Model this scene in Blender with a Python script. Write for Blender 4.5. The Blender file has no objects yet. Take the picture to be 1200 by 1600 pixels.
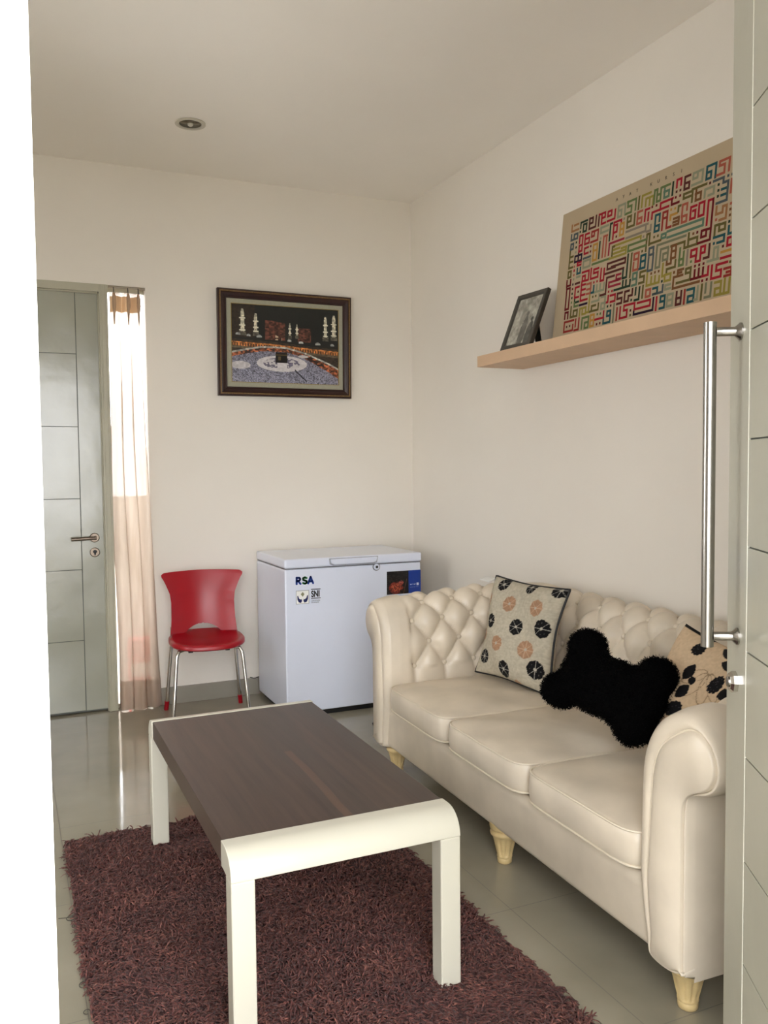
import bpy, bmesh, math, random
import numpy as np
from mathutils import Vector, Matrix
random.seed(7); rng = np.random.default_rng(11)
PI = math.pi
scn = bpy.context.scene
COL = scn.collection

# ------------------------------------------------------------------ camera
def cam_matrix(yaw, pitch, roll, loc):
    cy, sy = math.cos(yaw), math.sin(yaw); Rz = Matrix(((cy, -sy, 0), (sy, cy, 0), (0, 0, 1)))
    cp, sp = math.cos(pitch), math.sin(pitch); Rx = Matrix(((1, 0, 0), (0, cp, -sp), (0, sp, cp)))
    cr, sr = math.cos(roll), math.sin(roll); Ry = Matrix(((cr, 0, sr), (0, 1, 0), (-sr, 0, cr)))
    R = Rz @ Rx @ Ry
    r, f, u = R.col[0], R.col[1], R.col[2]
    M = Matrix(((r[0], u[0], -f[0], loc[0]), (r[1], u[1], -f[1], loc[1]), (r[2], u[2], -f[2], loc[2]), (0, 0, 0, 1)))
    return M
cd = bpy.data.cameras.new('camera'); cam = bpy.data.objects.new('camera', cd); COL.objects.link(cam)
cam.matrix_world = cam_matrix(-0.41958, -0.05178, 0.01004, (-2.359, -4.835, 1.325))
cd.sensor_fit = 'VERTICAL'; cd.sensor_height = 36.0; cd.lens = 1323.6 / 1600 * 36.0
cd.clip_start = 0.03; cd.clip_end = 200
scn.camera = cam

# ------------------------------------------------------------------ world, lights, exposure
w = bpy.data.worlds.new('world'); scn.world = w; w.use_nodes = True
bg = w.node_tree.nodes['Background']; bg.inputs[0].default_value = (0.97, 0.98, 1.0, 1); bg.inputs[1].default_value = 9.0
scn.view_settings.view_transform = 'Standard'; scn.view_settings.look = 'None'
scn.view_settings.exposure = 0.2; scn.view_settings.gamma = 1.0; scn.view_settings.use_curve_mapping = False
cy = scn.cycles
cy.use_denoising = True
try: cy.denoiser = 'OPENIMAGEDENOISE'
except Exception: pass
cy.max_bounces = 10; cy.diffuse_bounces = 6; cy.glossy_bounces = 4; cy.transmission_bounces = 6; cy.transparent_max_bounces = 10
cy.caustics_reflective = False; cy.caustics_refractive = False; cy.sample_clamp_indirect = 8.0
def portal(name, loc, rot, sx, sy):
    l = bpy.data.lights.new(name, 'AREA'); l.shape = 'RECTANGLE'; l.size = sx; l.size_y = sy
    l.cycles.is_portal = True
    o = bpy.data.objects.new(name, l); COL.objects.link(o); o.location = loc; o.rotation_euler = rot
portal('window_portal', (-3.0, -4.5, 1.3), (PI / 2, 0, PI), .95, 2.1)
portal('fill_window_portal', (-3.7 - .13, -2.1, 1.525), (PI / 2, 0, PI / 2), 1.0, 1.15)  # portal of the added, unseen fill window
portal('doorway_portal', (-1.92, -4.5, 1.16), (PI / 2, 0, PI), .86, 2.34)
portal('sidelight_portal', (-1.727, .13, 1.16), (PI / 2, 0, 0), .2, 2.34)

# ------------------------------------------------------------------ materials
def lin(c):
    c = c / 255.0
    return c / 12.92 if c <= 0.04045 else ((c + 0.055) / 1.055) ** 2.4
def rgb(r, g, b): return (lin(r), lin(g), lin(b), 1)
class NT:
    def __init__(s, name):
        s.m = bpy.data.materials.new(name); s.m.use_nodes = True; s.t = s.m.node_tree; s.b = s.t.nodes['Principled BSDF']
    def n(s, typ, **kw):
        x = s.t.nodes.new(typ)
        for k, v in kw.items(): setattr(x, k, v)
        return x
    def l(s, a, b): s.t.links.new(a, b)
    def co(s, scale=(1, 1, 1), kind='Object'):
        tc = s.n('ShaderNodeTexCoord'); mp = s.n('ShaderNodeMapping'); s.l(tc.outputs[kind], mp.inputs[0]); mp.inputs['Scale'].default_value = scale
        return mp.outputs[0]
    def noise(s, vec, scale, detail=4, rough=.5):
        x = s.n('ShaderNodeTexNoise'); x.inputs['Scale'].default_value = scale; x.inputs['Detail'].default_value = detail; x.inputs['Roughness'].default_value = rough
        s.l(vec, x.inputs['Vector']); return x.outputs[0]
    def ramp(s, fac, stops):
        x = s.n('ShaderNodeValToRGB'); e = x.color_ramp.elements
        while len(e) < len(stops): e.new(.5)
        for i, (p, c) in enumerate(stops): e[i].position = p; e[i].color = c
        s.l(fac, x.inputs[0]); return x.outputs[0]
    def math(s, op, a, b=None, c=None):
        x = s.n('ShaderNodeMath', operation=op)
        for i, v in enumerate((a, b, c)):
            if v is None: continue
            if isinstance(v, (int, float)): x.inputs[i].default_value = v
            else: s.l(v, x.inputs[i])
        return x.outputs[0]
    def mix(s, f, a, b):
        x = s.n('ShaderNodeMix', data_type='RGBA')
        for i, v in ((0, f), (6, a), (7, b)):
            if isinstance(v, (tuple, float, int)): x.inputs[i].default_value = v
            else: s.l(v, x.inputs[i])
        return x.outputs[2]
    def bump(s, h, strength=.2, dist=.01):
        x = s.n('ShaderNodeBump'); x.inputs['Strength'].default_value = strength; x.inputs['Distance'].default_value = dist
        s.l(h, x.inputs['Height']); s.l(x.outputs[0], s.b.inputs['Normal'])
def M(name, c, rough=.5, metal=0, var=.06, nscale=6, bump=0, bscale=60, bdist=.002, spec=.5, coat=0, sheen=0):
    k = NT(name); v = k.co()
    a = rgb(*c); d = tuple(x * (1 - var) for x in a[:3]) + (1,); e = tuple(min(1, x * (1 + var)) for x in a[:3]) + (1,)
    k.l(k.ramp(k.noise(v, nscale), [(.3, d), (.7, e)]), k.b.inputs['Base Color'])
    k.b.inputs['Roughness'].default_value = rough; k.b.inputs['Metallic'].default_value = metal
    k.b.inputs['Specular IOR Level'].default_value = spec
    if coat: k.b.inputs['Coat Weight'].default_value = coat; k.b.inputs['Coat Roughness'].default_value = .15
    if sheen: k.b.inputs['Sheen Weight'].default_value = sheen
    if bump: k.bump(k.noise(v, bscale), bump, bdist)
    return k.m
m_wall = M('wall_paint', (232, 226, 216), .75, var=.025, nscale=1.3, bump=.25, bscale=30, bdist=.002)
m_ceil = M('ceiling_paint', (243, 238, 230), .85, var=.02, nscale=1.2, bump=.1, bscale=40)
m_shell = M('outside_render', (240, 238, 232), .8, var=.02)
m_doorp = M('door_paint', (174, 172, 156), .28, var=.09, nscale=2.2, bump=.5, bscale=5, bdist=.006, coat=.3)
m_doorb = M('old_door_paint', (158, 158, 144), .2, var=.10, nscale=2.0, bump=.6, bscale=4, bdist=.010, coat=.5)
m_groove = M('groove_painted_shade', (90, 92, 86), .7)  # darker than the door paint: shade of the grooves put into the colour
m_framep = M('frame_paint', (176, 172, 152), .4, var=.04)
m_steel = M('brushed_steel', (158, 154, 148), .24, 1, var=.04, nscale=30)
m_chrome = M('chrome', (200, 196, 190), .12, 1, var=.03)
m_white = M('freezer_enamel', (220, 226, 242), .28, var=.01, coat=.4)
m_greyp = M('grey_plastic', (110, 112, 118), .5)
m_black = M('black_plastic', (14, 14, 15), .5)
m_red = M('red_plastic', (158, 6, 26), .33, var=.04, bump=.05, bscale=200)
m_leather = M('cream_leather', (208, 196, 177), .33, var=.11, nscale=5, bump=.12, bscale=160, bdist=.001, spec=.45)
m_pipe = M('leather_piping', (214, 202, 182), .45, var=.05)
m_creamp = M('cream_lacquer', (202, 198, 182), .3, var=.015, coat=.25)
m_legp = M('antique_cream_leg', (204, 180, 130), .45, var=.12, nscale=25)
m_shelf = M('pale_oak_laminate', (206, 174, 142), .55, var=.04, nscale=10)
m_dkframe = M('dark_frame_wood', (44, 20, 18), .35, var=.15, nscale=12)
m_gold = M('aged_gold', (128, 100, 62), .45, .3, var=.35, nscale=160, bump=.8, bscale=220, bdist=.003)
m_mat = M('linen_mount', (160, 158, 140), .9, var=.05, nscale=120)
m_blkframe = M('black_photo_frame', (62, 58, 52), .4, var=.12)
m_board = M('canvas_board', (176, 158, 130), .85, var=.02)
m_fur = M('black_fur', (3, 3, 3), .95, spec=.05)
m_skirt = M('skirting_tile', (150, 145, 134), .25, var=.05)
m_paving = M('outside_paving', (150, 146, 136), .8, var=.06)
m_fence = M('outside_wall', (196, 186, 176), .85)
m_yarnth = M('loose_yarn', (70, 66, 58), .9)
m_paper = M('white_paper', (235, 235, 232), .8)
m_nail = M('dark_nail', (50, 45, 40), .6)

def vcol(name, rough=.6, spec=.5, coat=0, bump=0, bscale=400):
    k = NT(name); a = k.n('ShaderNodeVertexColor'); a.layer_name = 'Col'; k.l(a.outputs[0], k.b.inputs['Base Color'])
    k.b.inputs['Roughness'].default_value = rough; k.b.inputs['Specular IOR Level'].default_value = spec
    if coat: k.b.inputs['Coat Weight'].default_value = coat; k.b.inputs['Coat Roughness'].default_value = .08
    if bump: k.bump(k.noise(k.co(), bscale), bump, .002)
    return k.m
m_print = vcol('printed_picture', .35)
m_photo = vcol('photograph_print', .25)
m_fabric = vcol('patterned_fabric', .9, .2, bump=.5, bscale=500)
m_ink = vcol('printed_ink', .8, .2)
m_sticker = vcol('sticker_print', .35)

# floor tiles
k = NT('floor_tile'); v = k.co(); sp = k.n('ShaderNodeSeparateXYZ'); k.l(v, sp.inputs[0])
def joint(o, off):
    f = k.math('FRACT', k.math('DIVIDE', k.math('ADD', o, off), .6))
    f = k.math('ABSOLUTE', k.math('SUBTRACT', f, .5))
    return k.math('GREATER_THAN', f, .5 - .0013 / .6)
g = k.math('MAXIMUM', joint(sp.outputs[0], 2.214 + 6), joint(sp.outputs[1], .924 + 6))
base = k.ramp(k.noise(v, 2.5, 6), [(.3, rgb(142, 136, 119)), (.7, rgb(160, 153, 136))])
k.l(k.mix(g, base, rgb(112, 105, 92)), k.b.inputs['Base Color'])
k.l(k.math('ADD', k.math('MULTIPLY', g, .5), k.math('MULTIPLY', k.noise(v, 5, 5), .16)), k.b.inputs['Roughness'])
k.bump(k.math('SUBTRACT', k.math('MULTIPLY', k.noise(v, 2.2, 2), .3), g), .08, .004)
m_floor = k.m
# table wood
k = NT('dark_walnut'); v = k.co((1, 1, 1)); sp = k.n('ShaderNodeSeparateXYZ'); k.l(v, sp.inputs[0])
pl = k.math('FLOOR', k.math('DIVIDE', sp.outputs[0], .118))
wn = k.n('ShaderNodeTexWhiteNoise', noise_dimensions='1D'); k.l(pl, wn.inputs['W'])
gv = k.n('ShaderNodeCombineXYZ'); k.l(k.math('MULTIPLY', sp.outputs[0], 42), gv.inputs[0]); k.l(k.math('MULTIPLY', sp.outputs[1], 2.0), gv.inputs[1]); k.l(k.math('MULTIPLY', pl, 3.7), gv.inputs[2])
gr = k.noise(gv.outputs[0], 1.0, 6, .6)
c1 = k.ramp(gr, [(.3, rgb(52, 37, 32)), (.72, rgb(78, 59, 50))])
c2 = k.mix(k.math('MULTIPLY', wn.outputs[0], .5), c1, rgb(52, 46, 44))
# lighter heartwood streak in one plank
sx = k.math('ABSOLUTE', k.math('SUBTRACT', k.math('ADD', sp.outputs[0], k.math('MULTIPLY', k.noise(v, 3, 2), .03)), .05))
sy = k.math('MULTIPLY', k.math('LESS_THAN', sp.outputs[1], .03), k.math('LESS_THAN', sx, .012))
c3 = k.mix(k.math('MULTIPLY', sy, .32), c2, rgb(120, 84, 62))
k.l(c3, k.b.inputs['Base Color']); k.b.inputs['Roughness'].default_value = .36
k.bump(gr, .06, .001); m_wood = k.m
# rug yarn
k = NT('shag_yarn'); v = k.co()
k.l(k.ramp(k.math('ADD', k.math('MULTIPLY', k.noise(v, 75, 3), .72), k.math('MULTIPLY', k.noise(v, 7, 3), .28)), [(.28, rgb(52, 24, 23)), (.52, rgb(100, 52, 46)), (.8, rgb(176, 116, 98))]), k.b.inputs['Base Color'])
k.b.inputs['Roughness'].default_value = .75; k.b.inputs['Sheen Weight'].default_value = .1; m_yarn = k.m
m_backing = M('rug_backing', (52, 28, 28), .95)
# sheer curtain
k = NT('sheer_voile'); nd = k.t.nodes; v = k.co((1, 1, .12))
dif = k.n('ShaderNodeBsdfDiffuse'); trl = k.n('ShaderNodeBsdfTranslucent'); trp = k.n('ShaderNodeBsdfTransparent')
cc = k.ramp(k.noise(v, 14), [(.3, rgb(190, 172, 154)), (.7, rgb(222, 208, 194))])
k.l(cc, dif.inputs[0]); k.l(cc, trl.inputs[0]); trp.inputs[0].default_value = (1, .97, .94, 1)
a = k.n('ShaderNodeMixShader'); a.inputs[0].default_value = .42; k.l(dif.outputs[0], a.inputs[1]); k.l(trl.outputs[0], a.inputs[2])
b = k.n('ShaderNodeMixShader'); b.inputs[0].default_value = .06; k.l(a.outputs[0], b.inputs[1]); k.l(trp.outputs[0], b.inputs[2])
k.l(b.outputs[0], nd['Material Output'].inputs[0]); m_voile = k.m
# glass
def glass(name, ior=1.45, rough=0.0):
    k = NT(name); gl = k.n('ShaderNodeBsdfGlossy'); gl.inputs['Roughness'].default_value = rough; tr = k.n('ShaderNodeBsdfTransparent')
    fr = k.n('ShaderNodeFresnel'); fr.inputs[0].default_value = ior; mx = k.n('ShaderNodeMixShader')
    k.l(fr.outputs[0], mx.inputs[0]); k.l(tr.outputs[0], mx.inputs[1]); k.l(gl.outputs[0], mx.inputs[2]); k.l(mx.outputs[0], k.t.nodes['Material Output'].inputs[0])
    return k.m
m_glass = glass('window_glass')

# ------------------------------------------------------------------ mesh helpers
def link(name, me, mat, parent=None, smooth=False, **props):
    if mat:
        for mm in (mat if isinstance(mat, (list, tuple)) else [mat]): me.materials.append(mm)
    if smooth: me.polygons.foreach_set('use_smooth', [True] * len(me.polygons))
    o = bpy.data.objects.new(name, me); COL.objects.link(o)
    if parent: o.parent = parent
    for a, b in props.items(): o[a] = b
    return o
class MB:
    def __init__(s): s.v = []; s.f = []
    def add(s, vs, fs):
        n = len(s.v); s.v += [tuple(p) for p in vs]; s.f += [tuple(i + n for i in f) for f in fs]; return s
    def box(s, x0, x1, y0, y1, z0, z1):
        return s.add([(x0, y0, z0), (x1, y0, z0), (x1, y1, z0), (x0, y1, z0), (x0, y0, z1), (x1, y0, z1), (x1, y1, z1), (x0, y1, z1)],
                     [(0, 3, 2, 1), (4, 5, 6, 7), (0, 1, 5, 4), (1, 2, 6, 5), (2, 3, 7, 6), (3, 0, 4, 7)])
    def tube(s, pts, r, n=12, closed=False, caps=True):
        P = [Vector(p) for p in pts]; N = len(P); rs = r if isinstance(r, (list, tuple)) else [r] * N
        rings = []; up = None
        for i in range(N):
            a = P[(i - 1) % N] if (closed or i > 0) else P[i]; b = P[(i + 1) % N] if (closed or i < N - 1) else P[i]
            t = (b - a).normalized()
            if up is None:
                up = Vector((0, 0, 1)) if abs(t.z) < .9 else Vector((1, 0, 0))
            u = (up - t * up.dot(t)).normalized(); up = u; w2 = t.cross(u)
            rings.append([P[i] + (u * math.cos(2 * PI * j / n) + w2 * math.sin(2 * PI * j / n)) * rs[i] for j in range(n)])
        vs = [p for rg in rings for p in rg]; fs = []
        for i in range(N if closed else N - 1):
            for j in range(n):
                a = i * n + j; b = i * n + (j + 1) % n; c = ((i + 1) % N) * n + (j + 1) % n; d = ((i + 1) % N) * n + j
                fs.append((a, d, c, b))
        if caps and not closed: fs += [tuple(range(n)), tuple(reversed(range((N - 1) * n, N * n)))]
        return s.add(vs, fs)
    def lathe(s, prof, c=(0, 0, 0), n=24, axis='z', mod=None):
        vs = []; fs = []
        for (r, z) in prof:
            for j in range(n):
                t = 2 * PI * j / n; rr = r * (mod(t, z) if mod else 1); p = (rr * math.cos(t), rr * math.sin(t), z)
                if axis == 'y': p = (p[0], -p[2], p[1])
                if axis == 'x': p = (p[2], p[0], p[1])
                vs.append((p[0] + c[0], p[1] + c[1], p[2] + c[2]))
        for i in range(len(prof) - 1):
            for j in range(n):
                a = i * n + j; b = i * n + (j + 1) % n
                fs.append((a, b, b + n, a + n))
        fs += [tuple(reversed(range(n))), tuple(range((len(prof) - 1) * n, len(prof) * n))]
        return s.add(vs, fs)
    def prism(s, poly, a0, a1, plane='xz'):
        n = len(poly)
        def P(u, v, w): return {'xz': (u, w, v), 'yz': (w, u, v), 'xy': (u, v, w)}[plane]
        vs = [P(u, v, a0) for u, v in poly] + [P(u, v, a1) for u, v in poly]
        fs = [tuple(range(n)), tuple(reversed(range(n, 2 * n)))] + [(i, i + n, (i + 1) % n + n, (i + 1) % n) for i in range(n)]
        return s.add(vs, fs)
    def mesh(s, name):
        me = bpy.data.meshes.new(name); me.from_pydata(s.v, [], s.f); me.validate()
        bm = bmesh.new(); bm.from_mesh(me); bmesh.ops.recalc_face_normals(bm, faces=bm.faces); bm.to_mesh(me); bm.free(); return me
    def build(s, name, mat, parent=None, smooth=False, bevel=0, seg=2, auto=None, **props):
        o = link(name, s.mesh(name), mat, parent, smooth, **props)
        if bevel:
            md = o.modifiers.new('bevel', 'BEVEL'); md.width = bevel; md.segments = seg; md.limit_method = 'ANGLE'; md.angle_limit = math.radians(40)
            md.harden_normals = False
        if auto is not None: o.data.set_sharp_from_angle(angle=math.radians(auto))
        return o
def empty(name, loc, label, cat, rz=0, group=None, mat=None):
    o = bpy.data.objects.new(name, None); COL.objects.link(o); o.empty_display_size = .05
    if mat is not None: o.matrix_world = mat
    else: o.location = loc; o.rotation_euler = (0, 0, rz)
    o['label'] = label; o['category'] = cat
    if group: o['group'] = group
    return o
def tag(o, label, cat, group=None):
    o['label'] = label; o['category'] = cat
    if group: o['group'] = group
    return o
def grid_mesh(name, P, closed_u=False):
    # P: (nu, nv, 3)
    nu, nv = P.shape[:2]; idx = np.arange(nu * nv).reshape(nu, nv)
    iu = np.arange(nu if closed_u else nu - 1)
    a = idx[iu][:, :-1]; b = idx[(iu + 1) % nu][:, :-1]; c = idx[(iu + 1) % nu][:, 1:]; d = idx[iu][:, 1:]
    F = np.stack([a, b, c, d], -1).reshape(-1, 4)
    return np_mesh(name, P.reshape(-1, 3), F)
def np_mesh(name, V, F):
    me = bpy.data.meshes.new(name); V = np.asarray(V, np.float32); F = np.asarray(F, np.int32); k = F.shape[1]
    me.vertices.add(len(V)); me.vertices.foreach_set('co', V.ravel())
    me.loops.add(F.size); me.loops.foreach_set('vertex_index', F.ravel())
    me.polygons.add(len(F)); me.polygons.foreach_set('loop_start', np.arange(0, F.size, k, dtype=np.int32))
    me.polygons.foreach_set('loop_total', np.full(len(F), k, np.int32))
    me.update(calc_edges=True); return me
def set_vcol(me, C):  # C: (nverts,3) srgb 0-255
    C = np.clip(np.asarray(C, float), 0, 255) / 255.0
    L = np.where(C <= .04045, C / 12.92, ((C + .055) / 1.055) ** 2.4)
    a = me.color_attributes.new('Col', 'FLOAT_COLOR', 'POINT')
    a.data.foreach_set('color', np.concatenate([L, np.ones((len(L), 1))], 1).astype(np.float32).ravel())
def structure(o): o['kind'] = 'structure'; return o
def rotz(x, y, a): return x * math.cos(a) - y * math.sin(a), x * math.sin(a) + y * math.cos(a)

# ================================================================== SETTING
H = 2.973
XL = -3.7; YF = -4.33; YO = -4.48        # left wall, front wall inner and outer planes
structure(MB().box(XL - .12, .12, YO, .12, -.1, 0).build('floor', m_floor))
structure(MB().box(XL - .12, .12, YO, .12, H, H + .1).build('ceiling', m_ceil))
mb = MB()
for b in ((XL, -2.76, 0, H), (-1.628, 0, 0, H), (-2.76, -1.628, 2.328, H)): mb.box(b[0], b[1], 0, .12, b[2], b[3])
structure(mb.build('wall_back', m_wall))
structure(MB().box(0, .12, YO, .12, 0, H).build('wall_right', m_wall))
structure(MB().box(XL - .12, XL, YO, -2.6, 0, H).box(XL - .12, XL, -1.6, .12, 0, H).box(XL - .12, XL, -2.6, -1.6, 0, .95).box(XL - .12, XL, -2.6, -1.6, 2.1, H).build('wall_left', m_wall))
structure(MB().box(XL - .07, XL - .065, -2.6, -1.6, .95, 2.1).build('fill_window', m_glass))  # unseen window, added to bring fill light into the room
mb = MB()
WX0, WX1 = -3.5, -2.52
for b in ((XL, WX0, 0, H), (WX1, -2.35, 0, H), (-1.49, 0, 0, H), (WX0, WX1, 0, .25), (WX0, WX1, 2.33, H), (-2.35, -1.49, 2.34, H)): mb.box(b[0], b[1], YO, YF, b[2], b[3])
structure(mb.build('wall_front', m_shell))
# front window
o = structure(MB().box(WX0, WX1, -4.40, -4.396, .25, 2.33).build('window_2', m_glass))
mb = MB()
for b in ((WX0, WX0 + .04, .25, 2.33), (WX1 - .04, WX1, .25, 2.33), (WX0, WX1, .25, .29), (WX0, WX1, 2.29, 2.33)): mb.box(b[0], b[1], -4.42, -4.38, b[2], b[3])
mb.build('window_frame', m_framep, o)
# front door (open)
U = Vector((.5075, .8616, 0)); Nn = Vector((-.8616, .5075, 0)); P0 = Vector((-1.0594, -3.5894, 0)); DW = .85
def dm(loc):
    return Matrix(((U.x, Nn.x, 0, loc.x), (U.y, Nn.y, 0, loc.y), (0, 0, 1, loc.z), (0, 0, 0, 1)))
# local: x along the leaf (0 = free edge, negative to hinge), y = out of the visible face, z up
mb = MB().box(-DW, 0, -.040, -.010, .008, 2.32).box(-.0015, 0, -.010, 0, .008, 2.32)
zs = [.008, .388, .585, .782, .980, 1.174, 1.371, 1.568, 1.765, 1.962, 2.32]; g = .0016
mb.box(-.1165, -.0015, -.004, 0, .008, 2.32)
for a, b in zip(zs[:-1], zs[1:]): mb.box(-DW, -.1205, -.004, 0, a + g, b - g)
d2 = structure(mb.build('door_2', m_doorp)); d2.matrix_world = dm(P0)
MB().box(-DW, -.0015, -.010, -.004, .008, 2.32).build('groove_backing', m_groove, d2)
MB().box(-.1200, -.1172, -.0038, .0006, .008, 2.32).build('groove_highlight', M('painted_highlight', (226, 224, 210), .3), d2)  # pale strip painting the highlight along the groove edge
# pull handle on the front door
e = bpy.data.objects.new('pull_handle', None); COL.objects.link(e); e.parent = d2; e.location = (-.067, 0, 0); e.empty_display_size = .05
MB().tube([(0, .056, .978), (0, .056, 1.592)], .0118, 28).build('bar', m_steel, e, True, auto=40)
for z in (.998, 1.574):
    so_ = MB().lathe([(.0165, 0), (.0165, .003), (.0115, .008), (.0085, .012), (.0085, .046)], (0, 0, z), 24).build('standoff', m_steel, e, True, auto=40)
    o = so_; me = o.data
    for v_ in me.vertices: x_, y_, z_ = v_.co; v_.co = (x_, z_ - z, y_ + z)
mb = MB().lathe([(.021, 0), (.021, .008), (.016, .013), (.016, .0135)], (0, 0, 0), 8)
o = mb.build('lock_escutcheon', m_chrome, d2); o.rotation_euler = (-PI / 2, 0, 0); o.location = (-.058, 0, .908)
o2 = MB().lathe([(.010, .0), (.010, .016), (.006, .017)], (0, 0, 0), 20).build('lock_cylinder', m_steel, o, True, auto=40)
# door lining of the doorway
mb = MB().box(-2.35, -2.346, YO - .004, YF, 0, 2.34).box(-1.494, -1.49, YO, YF, 0, 2.34).box(-2.35, -1.49, YO, YF, 2.335, 2.34)
structure(mb.build('trim_1', m_shell))
# back door with frame
mb = MB().box(-2.715, -1.874, .030, .06, .005, 2.284)
zs = [.014, .403, .790, 1.176, 1.564, 1.953]; g = .0018
mb.box(-1.990, -1.874, .020, .024, .014, 2.284)
for a, b in zip(zs[:-1], zs[1:]): mb.box(-2.60, -1.9945, .020, .024, a + g, b - g)
mb.box(-2.60, -1.9945, .020, .024, 1.953 + g, 2.284); mb.box(-2.715, -2.604, .020, .024, .014, 2.284)
d1 = structure(mb.build('door_1', m_doorb))
MB().box(-2.715, -1.874, .024, .030, .005, 2.284).box(-2.717, -1.872, .060, .09, .0, .012).build('groove_backing', m_groove, d1)  # second box: dark sill added to stop light leaking under the door
mb = MB()
for x0, x1 in ((-1.872, -1.826), (-2.763, -2.717)): mb.box(x0, x1, -.008, .09, 0, 2.328)
mb.box(-2.717, -1.872, -.008, .09, 2.286, 2.328)
mb.box(-1.878, -1.872, .004, .019, 0, 2.28).box(-2.717, -2.711, .004, .019, 0, 2.28).box(-2.711, -1.878, .004, .019, 2.278, 2.286)
mb.box(-1.862, -1.858, -.011, -.008, 0, 2.328).box(-1.84, -1.836, -.011, -.008, 0, 2.328)
mb.build('door_frame', m_framep, d1, bevel=.0015)
h = bpy.data.objects.new('lever_handle', None); COL.objects.link(h); h.parent = d1; h.location = (-1.925, .02, .962); h.empty_display_size = .05
m_brz = M('bronzed_steel', (120, 108, 96), .28, .9)
MB().lathe([(.026, 0), (.026, .006), (.022, .009), (.010, .009), (.010, .045)], (0, 0, 0), 28, 'y').build('rose', m_brz, h, True, auto=35)
MB().tube([(.006, -.045, 0), (-.02, -.047, 0), (-.055, -.047, -.001), (-.122, -.047, -.003)], .0095, 16).build('lever', m_brz, h, True, auto=40)
l_ = MB().lathe([(.026, 0), (.026, .004), (.022, .006), (.0215, .006)], (-1.925, .02, .882), 28, 'y').build('lock_escutcheon', m_brz, d1, True, auto=35)
MB().lathe([(.010, 0), (.010, .010), (.008, .011)], (-1.925, .02, .886), 16, 'y').box(-1.929, -1.921, .010, .016, .866, .880).build('keyhole', m_black, l_)
# sidelight pane
p = structure(MB().box(-1.826, -1.628, .060, .065, 0.0, 2.328).build('window_1', m_glass))
MB().box(-1.826, -1.628, .05, .075, 0, .02).box(-1.826, -1.628, .05, .075, 2.30, 2.328).build('window_frame', m_framep, p)
# skirting
mb = MB()
xs = [-1.628, -1.614, -1.014, -.414, -.0]
for a, b in zip(xs[:-1], xs[1:]): mb.box(a + .001, b - .001, -.010, 0, 0, .097)
structure(mb.build('baseboard_back', m_skirt, bevel=.0015))
mb = MB(); y = -.011
while y > YF: mb.box(-.010, 0, max(y - .598, YF), y, 0, .097); y -= .6
structure(mb.build('baseboard_right', m_skirt, bevel=.0015))
# outdoors
structure(MB().box(-14, 10, -16, YO, -.14, -.02).build('terrace', m_paving))
structure(MB().box(-6, 3, .12, 8, -.14, -.03).build('yard', m_paving))
structure(MB().box(-6, 3, 2.2, 2.32, -.03, 1.12).build('wall_yard', m_fence))

# ================================================================== CEILING LIGHT
t = empty('downlight', (-1.504, -.700, H), 'round recessed downlight in the ceiling, switched off', 'ceiling light')
MB().lathe([(.072, 0), (.072, -.004), (.056, -.006), (.052, -.002), (.052, 0)], n=40).build('trim_ring', M('satin_ring', (196, 190, 176), .3, .2), t, True, auto=35)
MB().lathe([(.052, -.0015), (.0521, -.0012), (.030, -.0006), (.012, -.0004), (.0001, -.0003)], n=40).build('reflector', M('reflector_metal', (120, 112, 96), .25, .9, var=.2, nscale=20), t, True)
MB().lathe([(.014, -.001), (.013, -.008), (.008, -.012), (.001, -.013)], n=20).build('bulb', M('frosted_bulb', (210, 205, 190), .3), t, True)
t.location.z = H - .0005

# ================================================================== FLOATING SHELF
tag(MB().box(-.265, -.002, -2.95, -1.262, 1.806, 1.858).build('floating_shelf', m_shelf, bevel=.0012), 'long pale wooden floating shelf on the right wall above the sofa', 'shelf')

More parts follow.
